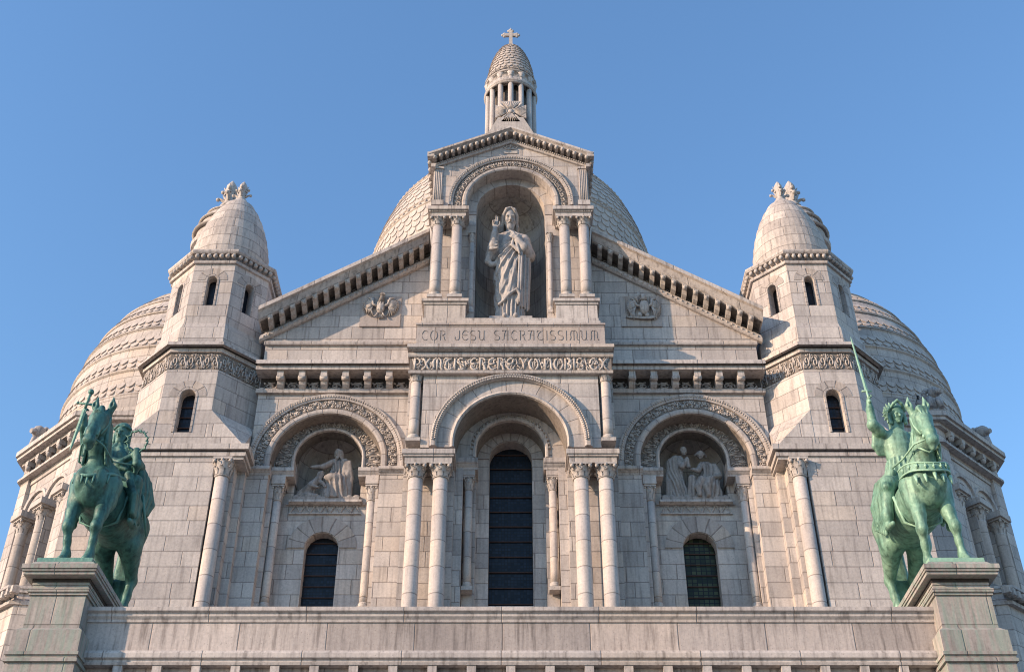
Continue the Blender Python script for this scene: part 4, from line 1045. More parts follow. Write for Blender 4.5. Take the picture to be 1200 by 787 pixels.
# ---------- portico front: parapet and pedestals
PD = 26.15; XP = 9.55
zt = zz(710, PD - .15)
zb1, zb2_, zb3, zb4 = zz(727, PD - .1), zz(762, PD), zz(776, PD - .1), zz(781, PD)
m = MB(); m.box(-XP - 1, XP + 1, PD, PD + .5, zb2_, zb1)
m.box(-XP - 1, XP + 1, PD + .08, PD + 6.5, GZ, zb4)
po = obj('portico_front', m, M['parapet'], ROOT)
moulding('coping', -XP - .9, XP + .9, [(PD + .6, zb1 + .001), (PD - .03, zb1 + .001), (PD - .04, zb1 + .06), (PD - .09, zb1 + .12), (PD - .09, zt - .14), (PD - .16, zt - .1), (PD - .16, zt - .01), (PD - .14, zt), (PD + .6, zt)], parent=po)
moulding('string_course', -XP - .9, XP + .9, [(PD + .6, zb4 + .002), (PD - .12, zb4 + .002), (PD - .14, zb3), (PD - .1, zb3 + .02), (PD - .1, zb3 + .07), (PD - .16, zb3 + .1), (PD - .16, zb3 + .2), (PD - .12, zb2_ - .04), (PD - .02, zb2_ - .001), (PD + .6, zb2_ - .001)], parent=po)
m = MB(); pitch = 45.9 / FPX * (PD * math.cos(PITCH) + zz(780, PD) * math.sin(PITCH))
n = int(2 * XP / pitch)
for k in range(n + 1):
    x = (k - n / 2) * pitch; m.prismX([(PD + .1, zb4), (PD - .1, zb4), (PD - .1, zb4 - .2), (PD - .02, zb4 - .35), (PD + .1, zb4 - .45)], x - .1, x + .1)
obj('modillion_row', m, M['trim'], po)
m = MB(); m.box(-XP - 1, XP + 1, PD + .5, 36.5, FZ - .3, FZ); obj('terrace_floor', m, M['lead'], ROOT)
ZT = 12.75
def pedestal(s):
    cx = s * 10.16; yb = 29.3; m = MB()
    def blk(hw, yf, z0, z1): m.box(cx - hw, cx + hw, yf, yb + (25.75 - yf), z0 + .001, z1)
    z = lambda y: zz(y, 25.6)
    def fr(hw0, y0, z0_, hw1, y1, z1_): m.loft([[(cx - hw0, y0, z0_), (cx + hw0, y0, z0_), (cx + hw0, yb + .2, z0_), (cx - hw0, yb + .2, z0_)], [(cx - hw1, y1, z1_), (cx + hw1, y1, z1_), (cx + hw1, yb + .1, z1_), (cx - hw1, yb + .1, z1_)]])
    fr(.82, 25.42, z(667), .66, 25.58, ZT - .08)
    blk(.85, 25.37, z(670), z(665)); blk(.83, 25.40, z(672.5), z(670)); blk(.80, 25.44, z(676), z(672.5))
    blk(.64, 25.68, z(683), z(676)); fr(.66, 25.66, z(688), .62, 25.7, z(683) + .001); blk(.69, 25.62, z(692), z(688)); blk(.66, 25.66, z(695), z(692))
    blk(.62, 25.70, z(733), z(695))
    fr(.74, 25.58, z(738), .63, 25.69, z(733) + .001)
    blk(.75, 25.56, z(764), z(738)); blk(.80, 25.5, z(768), z(764)); blk(.77, 25.53, z(772), z(768)); blk(.80, 25.50, z(776), z(772)); blk(.75, 25.56, GZ, z(776))
    sm = MB(); sm.box(cx - .655, cx + .655, 25.665, yb - .1, z(680), z(676) - .002)
    p = obj('pedestal', m, M['ped'], ROOT, 'stone pedestal streaked green under the dark green rider' if s < 0 else 'stone pedestal streaked green under the pale green rider')
    obj('shade_band', sm, M['deep_shade'], p)  # painted shade in the undercut of the pedestal cap
for s in (-1, 1): pedestal(s)
# ================================================================= sculpted figures: a smooth-union field meshed as one surface
class Fig:
    def __init__(s): s.pr = []
    def cap(s, a, b, ra, rb=None, k=.08):
        rb = ra if rb is None else rb; a = np.array(a, float); b = np.array(b, float)
        lo = np.minimum(a, b) - max(ra, rb); hi = np.maximum(a, b) + max(ra, rb)
        def f(P, a=a, b=b):
            ba = b - a; t = np.clip(((P - a) @ ba) / (ba @ ba + 1e-12), 0, 1)
            return np.linalg.norm(P - a - t[..., None] * ba, axis=-1) - (ra + t * (rb - ra))
        s.pr.append((f, lo, hi, k)); return s
    def chain(s, pts, rs, k=.08):
        for i in range(len(pts) - 1): s.cap(pts[i], pts[i + 1], rs[i], rs[i + 1], k)
        return s
    def ell(s, c, r, k=.08, rot=None):
        c = np.array(c, float); r = np.array(r, float); Rm = None
        if rot is not None: Rm = np.array(Matrix.Rotation(rot[1], 3, rot[0]))
        def f(P):
            Q = P - c
            if Rm is not None: Q = Q @ Rm
            k0 = np.linalg.norm(Q / r, axis=-1); k1 = np.linalg.norm(Q / (r * r), axis=-1) + 1e-9
            return k0 * (k0 - 1) / k1
        m = r.max(); s.pr.append((f, c - (m if Rm is not None else r), c + (m if Rm is not None else r), k)); return s
    def fn(s, f, lo, hi, k=.05): s.pr.append((f, np.array(lo, float), np.array(hi, float), k)); return s
    def sub(s, c, r, k=.02): 
        c = np.array(c, float); r = np.array(r, float)
        def f(P):
            Q = (P - c); k0 = np.linalg.norm(Q / r, axis=-1); k1 = np.linalg.norm(Q / (r * r), axis=-1) + 1e-9
            return k0 * (k0 - 1) / k1
        s.pr.append((f, c - r, c + r, -k)); return s
    def mesh(s, name, mat, parent, h, M4=None, post=None, label=None):
        lo = np.min([p[1] for p in s.pr if p[3] > 0], axis=0) - 4 * h; hi = np.max([p[2] for p in s.pr if p[3] > 0], axis=0) + 4 * h
        n = np.ceil((hi - lo) / h).astype(int) + 1
        V = np.full(n, 9.0, np.float32)
        ax = [lo[i] + h * np.arange(n[i]) for i in range(3)]
        for f, a, b, k in s.pr:
            pad = abs(k) * 1.2 + 3 * h
            i0 = np.maximum(0, np.floor((a - pad - lo) / h).astype(int)); i1 = np.minimum(n, np.ceil((b + pad - lo) / h).astype(int) + 1)
            if np.any(i1 <= i0): continue
            G = np.stack(np.meshgrid(*[ax[i][i0[i]:i1[i]] for i in range(3)], indexing='ij'), -1)
            d = f(G).astype(np.float32); sl = tuple(slice(i0[i], i1[i]) for i in range(3)); v = V[sl]
            if k > 0:
                hh = np.clip(.5 + .5 * (v - d) / k, 0, 1); V[sl] = np.where(v > 5, np.minimum(v, d), v * (1 - hh) + d * hh - k * hh * (1 - hh))
            else:
                k = -k; d = -d; hh = np.clip(.5 - .5 * (v - d) / k, 0, 1); V[sl] = v * (1 - hh) + d * hh + k * hh * (1 - hh)
        if post is not None:
            G = np.stack(np.meshgrid(*ax, indexing='ij'), -1); V = post(G, V)
        me = surface_nets(V, lo, h, M4); me.materials.append(mat)
        return link(name, me, parent, label)
def surface_nets(V, lo, h, M4):
    S = V < 0; nx, ny, nz = V.shape
    C = [(i, j, k) for i in (0, 1) for j in (0, 1) for k in (0, 1)]
    sub = lambda A, c: A[c[0]:nx - 1 + c[0], c[1]:ny - 1 + c[1], c[2]:nz - 1 + c[2]]
    cnt = np.zeros((nx - 1, ny - 1, nz - 1), np.int8)
    for c in C: cnt += sub(S, c)
    act = (cnt > 0) & (cnt < 8); idx = np.argwhere(act)
    ids = np.full(act.shape, -1, np.int64); ids[act] = np.arange(len(idx))
    val = {c: V[idx[:, 0] + c[0], idx[:, 1] + c[1], idx[:, 2] + c[2]] for c in C}
    acc = np.zeros((len(idx), 3)); w = np.zeros(len(idx))
    for c in C:
        for ax in range(3):
            if c[ax]: continue
            d = list(c); d[ax] = 1; d = tuple(d); a, b = val[c], val[d]; cr = (a < 0) != (b < 0)
            t = np.where(cr, a / np.where(a - b == 0, 1, a - b), 0); p = np.tile(np.array(c, float), (len(idx), 1)); p[:, ax] = t
            acc[cr] += p[cr]; w += cr
    P = lo + h * (idx + acc / np.maximum(w, 1)[:, None])
    F = []
    for ax in range(3):
        o = [(a) for a in range(3) if a != ax]
        sl0 = [slice(1, -1)] * 3; sl0[ax] = slice(0, -1); sl1 = [slice(1, -1)] * 3; sl1[ax] = slice(1, None)
        A, B = S[tuple(sl0)], S[tuple(sl1)]; e = np.argwhere(A != B)
        if not len(e): continue
        g = e.copy(); 
        for q in o: g[:, q] += 1
        def cell(d1, d2):
            z = g.copy(); z[:, o[0]] -= d1; z[:, o[1]] -= d2; return ids[z[:, 0], z[:, 1], z[:, 2]]
        q = np.stack([cell(1, 1), cell(0, 1), cell(0, 0), cell(1, 0)], 1)
        ins = S[g[:, 0], g[:, 1], g[:, 2]]
        flip = ins if ax != 1 else ~ins
        q[~flip] = q[~flip]
        q = np.where(flip[:, None], q, q[:, ::-1]); F.append(q)
    F = np.concatenate(F)
    if M4 is not None:
        A = np.array(M4); P = P @ A[:3, :3].T + A[:3, 3]
        if np.linalg.det(A[:3, :3]) < 0: F = F[:, ::-1]
    me = bpy.data.meshes.new('sculpt'); me.vertices.add(len(P)); me.vertices.foreach_set('co', P.astype(np.float32).ravel())
    me.loops.add(F.size); me.loops.foreach_set('vertex_index', F.astype(np.int32).ravel())
    me.polygons.add(len(F)); me.polygons.foreach_set('loop_start', np.arange(0, F.size, 4, dtype=np.int32)); me.polygons.foreach_set('loop_total', np.full(len(F), 4, np.int32))
    me.polygons.foreach_set('use_smooth', np.ones(len(F), bool)); me.update(calc_edges=True); me.validate()
    return me
# a robe: elliptical tube around a bent axis, radius table over z, with hanging folds
def robe(fig, tab, fold=lambda a, z, P: 0, k=.04, ytilt=0):
    z_ = [t[0] for t in tab]; cols = list(zip(*tab))
    def f(P):
        z = P[..., 2]; cx = np.interp(z, z_, cols[1]); cy = np.interp(z, z_, cols[2]); rx = np.interp(z, z_, cols[3]); ry = np.interp(z, z_, cols[4])
        X = P[..., 0] - cx; Y = P[..., 1] - cy; a = np.arctan2(X / rx, -Y / ry)
        k0 = np.sqrt((X / rx) ** 2 + (Y / ry) ** 2) + 1e-6; rr = np.sqrt(X * X + Y * Y) / k0
        d = (k0 - 1) * rr * .9 - fold(a, z, P)
        return np.maximum(d, np.maximum(z - z_[-1], z_[0] - z))
    lo = (min(c - r for c, r in zip(cols[1], cols[3])) - .08, min(c - r for c, r in zip(cols[2], cols[4])) - .08, z_[0]); hi = (max(c + r for c, r in zip(cols[1], cols[3])) + .08, max(c + r for c, r in zip(cols[2], cols[4])) + .08, z_[-1])
    return fig.fn(f, lo, hi, k)
def head(fig, c, S, yaw=0, beard=False, hair='short', k=.02, pitch=0):    # c centre of the skull, S head height; looks along -y
    T = Matrix.Rotation(yaw, 3, 'Z') @ Matrix.Rotation(pitch, 3, 'X')
    q = lambda x, y, z: tuple(Vector(c) + T @ Vector((x * S, y * S, z * S)))
    fig.ell(q(0, .02, .12), (.33 * S, .40 * S, .38 * S), k * S)
    fig.ell(q(0, -.10, -.12), (.27 * S, .29 * S, .36 * S), .1 * S)
    fig.cap(q(0, -.36, .06), q(0, -.47, -.10), .045 * S, .07 * S, .04 * S)         # nose
    fig.cap(q(-.18, -.36, .10), q(.18, -.36, .10), .05 * S, .05 * S, .05 * S)       # brow
    for e in (-1, 1):
        fig.sub(q(e * .13, -.43, .02), (.085 * S, .07 * S, .05 * S), .02 * S)
        fig.ell(q(e * .13, -.34, .02), (.06 * S, .05 * S, .035 * S), .01 * S)
        fig.ell(q(e * .34, .02, -.02), (.05 * S, .09 * S, .12 * S), .03 * S)        # ears
        fig.ell(q(e * .17, -.3, -.1), (.09 * S, .07 * S, .09 * S), .06 * S)         # cheeks
    fig.cap(q(-.08, -.375, -.22), q(.08, -.375, -.22), .03 * S, .03 * S, .02 * S)
    fig.cap(q(-.06, -.36, -.275), q(.06, -.36, -.275), .03 * S, .03 * S, .02 * S)
    fig.ell(q(0, -.32, -.38), (.11 * S, .09 * S, .09 * S), .06 * S)
    if beard:
        fig.ell(q(0, -.28, -.42), (.22 * S, .16 * S, .2 * S), .05 * S)
        for e in (-1, 1):
            fig.cap(q(e * .24, -.12, -.15), q(e * .1, -.34, -.5), .09 * S, .09 * S, .05 * S); fig.cap(q(0, -.42, -.17), q(e * .15, -.36, -.27), .035 * S, .03 * S, .02 * S)
            fig.cap(q(e * .06, -.36, -.5), q(e * .05, -.34, -.66), .08 * S, .04 * S, .03 * S)
    if hair == 'long':
        for e in (-1, 1):
            for i, (a, b) in enumerate(((.30, -.12), (.36, 0), (.36, .14))):
                fig.chain([q(e * .06, b * .6 - .1, .48), q(e * a, b, .25), q(e * (a + .07), b + .04, -.15), q(e * (a + .02), b + .05, -.5), q(e * (a + .12), b + .0, -.8)], [.1 * S, .12 * S, .12 * S, .11 * S, .07 * S], .035 * S)
        fig.ell(q(0, .12, .2), (.37 * S, .36 * S, .36 * S), .04 * S); fig.cap(q(0, .25, .1), q(0, .3, -.7), .26 * S, .22 * S, .1 * S)
    if hair == 'short': fig.ell(q(0, .1, .2), (.37 * S, .38 * S, .33 * S), .03 * S)
    return q
def hand(fig, w, d, up, S, curl=(.3, .3, .3, .3), side=1, k=None):
    # w wrist, d direction of the palm, up = normal of the back of the hand; S hand length
    d = Vector(d).normalized(); up = Vector(up); up = (up - d * up.dot(d)).normalized(); sd = d.cross(up) * side
    w = Vector(w); k = k or .05 * S
    p = lambda a, b, c: tuple(w + d * (a * S) + sd * (b * S) + up * (c * S))
    for b in (-.15, -.05, .06, .16): fig.cap(p(.02, b * .6, 0), p(.5, b, 0), .085 * S, .075 * S, .06 * S)
    for i, (b, L) in enumerate(zip((.19, .065, -.06, -.18), (.46, .52, .48, .38))):
        c = curl[i]; a = 0; pt = (.5, b, 0); seg = L / 3; cur = pt
        for j in range(3):
            a += c * (1.1 if j else .7); nx = (cur[0] + seg * math.cos(a), cur[1] * 1.0, cur[2] - seg * math.sin(a)); fig.cap(p(*cur), p(*nx), (.062 - .006 * j) * S, (.056 - .006 * j) * S, .015 * S); cur = nx
    fig.cap(p(.1, .17, -.02), p(.3, .34, -.08), .08 * S, .06 * S, .05 * S); fig.cap(p(.3, .34, -.08), p(.5, .36, -.14), .06 * S, .045 * S, .02 * S)

def ridge(t): t = t - np.floor(t); return 1 - np.abs(2 * t - 1)          # triangle wave 0..1
# ---------------------------------------------------------------- statue of Christ in the niche (head ~ .72 m)
def christ():
    yc = 34.7; zb = zz(372, 34.14); H = zz(246, 34.6) - zb
    root = empty('robed_statue', (0, yc, zb), 'pale stone statue of a robed man with one hand raised, in the gable niche', 'statue')
    k = H / 5.4; M4 = Matrix.Translation((-.03, yc, zb)) @ Matrix.Diagonal((k * .82, k * .95, k, 1))
    F = Fig()
    def fold(a, z, P):
        lower = np.clip((1.25 - z) / .5, 0, 1)
        dg = P[..., 0] * .95 + (z - 1.2)                   # folds sweeping from the left hip up to the right shoulder
        phi = np.arctan2(P[..., 0] - .75, 4.0 - z + .0)
        diag = ridge(phi * 5.2 + .10 * np.sin(z * 3.1) + .16 * np.sin(P[..., 0] * 4)) ** 1.3 * .085 + ridge(phi * 11.3 + .3 * np.sin(z * 2.3)) ** 1.6 * .035 + ridge(a * 2.3 + z * .7) ** 2 * .03
        diag_old = ridge((z - .95 * P[..., 0] - .25 * P[..., 0] ** 2) * 3.3 + .18 * np.sin(P[..., 0] * 5 + z)) ** 1.5 * .05 + ridge((z - .8 * P[..., 0]) * 7.1 + .3 * np.sin(z * 3)) ** 2 * .028
        vert = ridge(a * 3.6 + .12 * np.sin(z * 4)) ** 1.3 * .085
        wgt = np.clip((z - (.85 + .55 * P[..., 0])) / .25, 0, 1) * np.clip((3.9 - z) / .6, 0, 1)
        return vert * (1 - wgt) * (z < 2.2) * 1.0 + diag * wgt - .03
    robe(F, [(0, 0, 0, .64, .42), (.4, 0, 0, .60, .42), (1.3, 0, 0, .62, .44), (2.4, .02, 0, .68, .46), (3.2, .03, 0, .70, .44), (3.75, .03, .02, .70, .40), (4.15, .02, .04, .58, .32), (4.35, .02, .06, .3, .22)], fold, .05)
    F.chain([(-.58, .02, 3.95), (.0, .05, 4.22), (.62, .02, 3.95)], [.26, .2, .27], .12)          # shoulders
    F.cap((0, .02, 4.1), (0, -.02, 4.65), .17, .155, .06)
    # raised right arm (image left): elbow low, forearm up, wide sleeve
    F.chain([(-.62, .0, 3.85), (-.84, -.1, 3.1), (-.72, -.38, 3.35)], [.25, .24, .25], .08)
    F.chain([(-.74, -.36, 3.3), (-.66, -.5, 3.9)], [.24, .16], .05)
    for i in range(5): F.cap((-.92 + .04 * i, -.5 + .03 * i, 3.15 + .14 * i), (-.55, -.62 + .03 * i, 3.12 + .16 * i), .06, .05, .04)
    F.chain([(-.84, -.35, 3.1), (-.98, -.28, 2.75), (-.80, -.25, 2.62), (-.6, -.2, 2.7)], [.14, .12, .1, .1], .06)
    # left arm folded to the chest
    F.chain([(.66, .0, 3.85), (.86, -.1, 3.15), (.62, -.42, 3.25), (.36, -.5, 3.55)], [.26, .25, .2, .14], .08)
    # mantle falling from the left shoulder and arm
    for i in range(7):
        x = .40 + .075 * i + .02 * (i % 2)
        F.chain([(x * .9 + .05, -.40 + .06 * i - .05 * (i % 2), 3.95 - .05 * i), (x + .03, -.47 + .06 * i - .06 * (i % 2), 2.9), (x - .02, -.45 + .06 * i - .06 * (i % 2), 1.7), (x - .06, -.4 + .06 * i, .75 - .05 * (i % 3))], [.045, .05, .055, .045], .01)
    F.chain([(.15, -.42, 3.7), (.1, -.52, 3.35), (.35, -.52, 3.1), (.6, -.45, 3.15)], [.06, .07, .07, .07], .03)
    F.chain([(.2, -.45, 3.85), (.32, -.55, 3.3), (.42, -.58, 2.9)], [.05, .06, .05], .03)
    # wave of the mantle hem across the shins
    F.chain([(-.5, -.36, .72), (-.25, -.46, .85), (.0, -.5, 1.12), (.3, -.52, 1.3), (.42, -.52, 1.05), (.4, -.5, .75)], [.05, .055, .06, .06, .06, .03], .03)
    for x in (-.22, .24): F.chain([(x, -.3, .1), (x, -.62, .07)], [.13, .1], .05)
    drape = F.mesh('robe', M['statue'], root, .023, M4)
    B = Fig(); 
    q = head(B, (0, -.08, 4.93), .84, yaw=R_(5), beard=True, hair='none', k=.02, pitch=R_(24))
    B.cap((0, .0, 4.3), (0, .0, 4.7), .17, .16, .05); B.ell((0, 0, 4.2), (.4, .2, .2), .1)
    B.chain([(-.68, -.46, 3.8), (-.66, -.52, 4.12)], [.13, .10], .05)
    hand(B, (-.66, -.52, 4.1), (.02, -.05, 1), (0, 1, .05), .58, (.05, .05, 1.25, 1.25), side=-1)
    B.cap((.42, -.46, 3.5), (.3, -.52, 3.68), .12, .1, .05)
    hand(B, (.34, -.52, 3.62), (-.75, -.1, .6), (-.2, -1, .0), .56, (.2, .25, .3, .35), side=1)
    B.mesh('body', M['statue'], root, .022, M4)
    Hh = Fig()
    for e in (-1, 1):
        for i, b_ in enumerate((-.18, -.02, .14)):
            Hh.chain([q(e * .04, b_ - .06, .50), q(e * .22, b_ - .08, .40), q(e * .37, b_ + .02, .12), q(e * (.36 + .02 * i), b_ + .08, -.2), q(e * (.40 + .05 * i), b_ + .14, -.55)], [.045, .07, .075, .08, .06], .02)
            Hh.chain([q(e * (.34 + .05 * i), b_ + .1, -.15), q(e * (.44 + .03 * i), b_ + .06, -.35), q(e * (.38 + .05 * i), b_ + .16, -.7)], [.04, .05, .03], .015)
    Hh.ell(q(0, .12, .2), (.30, .30, .27), .04); Hh.cap(q(0, .2, .1), q(0, .30, -.6), .24, .22, .08)
    Hh.mesh('hair', M['statue'], root, .022, M4)
    m = MB(); m.box(-.75, .75, yc - .62, yc + .4, s1, zb + .03); obj('plinth', m, M['statue'], root)
christ()

# ---------------------------------------------------------------- relief groups in the blind arches
def relief_figure(kind, cx, zl, y, parent):
    F = Fig(); S = .30
    fd = lambda amp, fr, sl: (lambda a, z, P: ridge(a * fr + z * sl) ** 1.5 * amp * 1.2 + .4 * amp * np.sin(z * 9 + P[..., 0] * 7) - amp * .3)
    if kind == 'enthroned':          # large seated figure, right arm stretched out over the kneeling one
        robe(F, [(0, .28, 0, .50, .3), (.5, .28, -.02, .44, .3), (.85, .30, 0, .42, .3), (1.05, .3, .06, .30, .2), (1.45, .3, .08, .28, .17), (1.6, .3, .1, .15, .12)], fd(.05, 2.6, 1.0), .05)
        F.ell((.15, -.2, .75), (.3, .2, .16), .08)
        F.chain([(.12, 0, 1.5), (-.2, -.15, 1.22), (-.55, -.2, 1.18)], [.12, .10, .06], .04); hand(F, (-.55, -.2, 1.18), (-1, 0, .05), (0, 0, 1), .2, (.1,) * 4)
        F.chain([(.5, 0, 1.5), (.66, -.05, 1.1), (.62, -.15, .85)], [.12, .11, .08], .04)
        for i in range(5): F.chain([(.48 + .05 * i, -.12, 1.45), (.55 + .06 * i, -.12, .8), (.5 + .07 * i, -.12, .1)], [.04, .05, .05], .03)
        head(F, (.26, -.05, 1.78), S * 1.05, yaw=R_(-28), beard=True, hair='long', pitch=R_(18))
    elif kind == 'kneeling':
        F.chain([(-.95, 0, .15), (-.6, -.1, .12), (-.35, -.15, .1)], [.12, .13, .1], .06); F.chain([(-.85, 0, .25), (-.5, -.15, .5), (-.3, -.18, .75)], [.16, .15, .12], .06)
        F.chain([(-.35, -.2, .72), (-.52, -.28, .45), (-.3, -.32, .35)], [.07, .06, .05], .03); hand(F, (-.3, -.32, .35), (1, 0, -.2), (0, 0, 1), .15, (.2,) * 4)
        F.chain([(-.35, -.15, .72), (-.15, -.25, .55), (-.05, -.28, .4)], [.07, .06, .05], .03)
        for i in range(6): F.chain([(-1.0 + .1 * i, -.08, .05), (-.8 + .08 * i, -.16, .35)], [.05, .04], .03)
        head(F, (-.24, -.2, .88), S * .85, yaw=R_(60), hair='long', pitch=R_(10))
    elif kind == 'standing':         # bowed figure with joined hands
        robe(F, [(0, -.45, 0, .28, .22), (.6, -.5, 0, .22, .2), (1.05, -.58, 0, .25, .2), (1.4, -.52, .02, .24, .18), (1.6, -.42, .02, .16, .14)], fd(.045, 2.2, 1.5), .05)
        F.chain([(-.5, -.05, 1.5), (-.32, -.22, 1.12), (-.16, -.2, 1.42)], [.11, .08, .055], .04); F.chain([(-.35, -.05, 1.48), (-.12, -.15, 1.15), (-.13, -.2, 1.4)], [.1, .07, .05], .03)
        hand(F, (-.15, -.2, 1.42), (.1, 0, 1), (-1, 0, 0), .17, (.1,) * 4)
        for i in range(5): F.chain([(-.72 + .05 * i, -.05, 1.4), (-.82 + .09 * i, -.1, .7), (-.85 + .12 * i, -.08, .05)], [.05, .05, .05], .03)
        head(F, (-.22, -.08, 1.76), S, yaw=R_(35), hair='short', pitch=R_(25))
    else:                             # seated teacher with curly hair
        robe(F, [(0, .45, 0, .4, .25), (.45, .42, -.04, .4, .28), (.65, .45, -.02, .38, .27), (.85, .52, .04, .3, .2), (1.25, .5, .05, .27, .17), (1.4, .46, .06, .15, .12)], fd(.05, 2.4, -1.2), .05)
        F.chain([(.3, -.05, 1.25), (.15, -.25, .95), (-.02, -.28, .98)], [.1, .08, .055], .04); hand(F, (-.02, -.28, .98), (-1, 0, .1), (0, 0, 1), .17, (.3,) * 4)
        F.chain([(.72, 0, 1.25), (.84, -.1, .85), (.6, -.26, .72)], [.11, .09, .06], .04)
        for x in (.12, .4): F.chain([(x + .1, -.25, .62), (x - .02, -.3, .35), (x, -.3, .08)], [.13, .1, .07], .04)
        F.cap((-.1, -.1, .1), (-.05, -.2, .7), .14, .12, .05)
        head(F, (.32, -.08, 1.62), S * 1.05, yaw=R_(-35), hair='none', pitch=R_(15))
        for i in range(22):
            a = i * 2.4; b = .1 + .9 * i / 22; F.ell((.32 + .17 * math.cos(a) * b, .0 + .12 * math.sin(a) * b, 1.76 - .14 * b * b), (.055,) * 3, .02)
    return F
for s, kinds in ((-1, ('enthroned', 'kneeling')), (1, ('standing', 'seated'))):
    cx = s * 6.09; zl = zz(587, 35.8) + .02
    m = MB(); m.box(cx - 1.1, cx + 1.1, 35.72, 36.4, zl - .02, zl + .12)
    for i in range(9): m.ball((cx - 1.0 + .25 * i, 35.85, zl + .14), .12, 7, 5, (1.2, .8, .8))
    rel = obj('relief_group', m, M['relief'], ROOT, 'carved relief of an enthroned robed figure reaching over a kneeling one' if s < 0 else 'carved relief of a bowed standing figure beside a seated teacher')
    for kd in kinds:
        F = relief_figure(kd, cx, zl, 35.95, rel); sc_ = 1.0 if s < 0 else 1.06
        F.mesh('figure', M['relief'], rel, .022, Matrix.Translation((cx, 35.98, zl + .08)) @ Matrix.Scale(sc_, 4))

# ---------------------------------------------------------------- equestrian bronzes
def horse(F, armor=False, step=0.0, mane=True):
    # barrel, chest, rump
    F.chain([(0, -.55, 1.12), (0, -.1, 1.10), (0, .35, 1.13), (0, .62, 1.24)], [.29, .33, .32, .29], .08)
    F.ell((0, -.68, 1.12), (.26, .25, .33), .07); F.ell((-.115, -.80, 1.12), (.125, .14, .19), .025); F.ell((.115, -.80, 1.12), (.125, .14, .19), .025)
    for e in (-1, 1):
        F.ell((e * .19, -.55, 1.18), (.13, .22, .28), .035); F.ell((e * .19, .62, 1.18), (.18, .29, .33), .05)
    # neck, head
    F.chain([(0, -.62, 1.32), (0, -.82, 1.62), (0, -.90, 1.92)], [.21, .155, .115], .06)
    F.chain([(0, -.90, 1.98), (0, -1.02, 1.86), (0, -1.14, 1.62), (0, -1.17, 1.47)], [.125, .125, .085, .075], .05)
    for e in (-1, 1):
        F.ell((e * .07, -.98, 1.80), (.06, .10, .12), .03)                   # cheeks
        F.ell((e * .095, -1.07, 1.90), (.03, .035, .035), .015); F.cap((e * .07, -1.10, 1.94), (e * .1, -1.02, 1.94), .022, .02, .02)   # eyes
        F.sub((e * .045, -1.235, 1.50), (.02, .03, .028), .01)
        F.chain([(e * .085, -.93, 2.03), (e * .125, -.95, 2.15), (e * .11, -.95, 2.29)], [.045, .052, .008], .02); F.sub((e * .125, -1.01, 2.16), (.024, .035, .075), .01)
    F.cap((0, -1.10, 1.86), (0, -1.19, 1.60), .05, .05, .03); F.cap((-.03, -1.19, 1.48), (.03, -1.19, 1.48), .06, .06, .03); F.cap((0, -1.13, 1.43), (0, -1.16, 1.40), .05, .045, .02)
    # front legs
    fl = [((-.185, -.66, .0), 0), ((.185, -.66 - 0, .0), step)]
    for e in (-1, 1):
        st = step if e > 0 else 0; X = .20
        foot = (e * (.16 + (.1 if step and e < 0 else 0)), -.72 + st, 0.05); fe = (foot[0], foot[1] + .03, .15); kn = (e * (.19 + (.03 if step else 0)), -.76 + st * .4, .50); elb = (e * X, -.62, .92)
        F.chain([(e * X, -.6, 1.15), elb, (e * .20, -.70 + st * .2, .72), kn, (kn[0] * .5 + fe[0] * .5, (kn[1] + fe[1]) / 2 + .01, .32), fe, foot], [.17, .13, .088, .068, .046, .055, .062], .05)
        F.ell(kn, (.066, .075, .08), .03); F.chain([fe, (foot[0], foot[1] - .05, .03)], [.05, .075], .03)
        # hind legs
        hf = (e * .17, .88, .05); hk = (e * .18, .98, .60)
        F.chain([(e * .17, .62, 1.2), (e * .20, .58, .92), hk, (e * .175, .93, .35), (e * .17, .88, .16), hf], [.25, .175, .075, .052, .058, .065], .06)
        F.cap(hk, (hk[0], hk[1] + .05, .66), .06, .04, .04); F.chain([(e * .17, .88, .12), (e * .17, .81, .03)], [.05, .075], .03)
    return F
def horse_tail(F):
    for i in range(5):
        x = (i - 2) * .035; F.chain([(x * .4, .92, 1.36), (x, 1.10, 1.2), (x * 1.6, 1.16, .8), (x * 1.3, 1.08, .4), (x, 1.0, .22)], [.05, .07, .065, .05, .02], .03)
    return F
Y0, S_ = 27.28, 1.9
def base_frame(s): return Matrix.Translation((s * 10.04, Y0, ZT)) @ Matrix.Scale(S_, 4)
def plate(root, s, mat):
    m = MB(); cx = s * 10.16; m.box(cx - .63, cx + .63, 25.58, 29.2, ZT - .078, ZT + .02); obj('plinth', m, mat, root)
def torus(m, c, R, r, nrm, n=28, wob=0):
    nrm = Vector(nrm).normalized(); a = nrm.cross(Vector((0, 0, 1))).normalized(); b = nrm.cross(a)
    m.tube([tuple(Vector(c) + (a * math.cos(2 * PI * i / n) + b * math.sin(2 * PI * i / n)) * (R + wob * math.sin(i * 2.6)) + nrm * wob * math.cos(i * 3.1)) for i in range(n + 1)], r, 6)

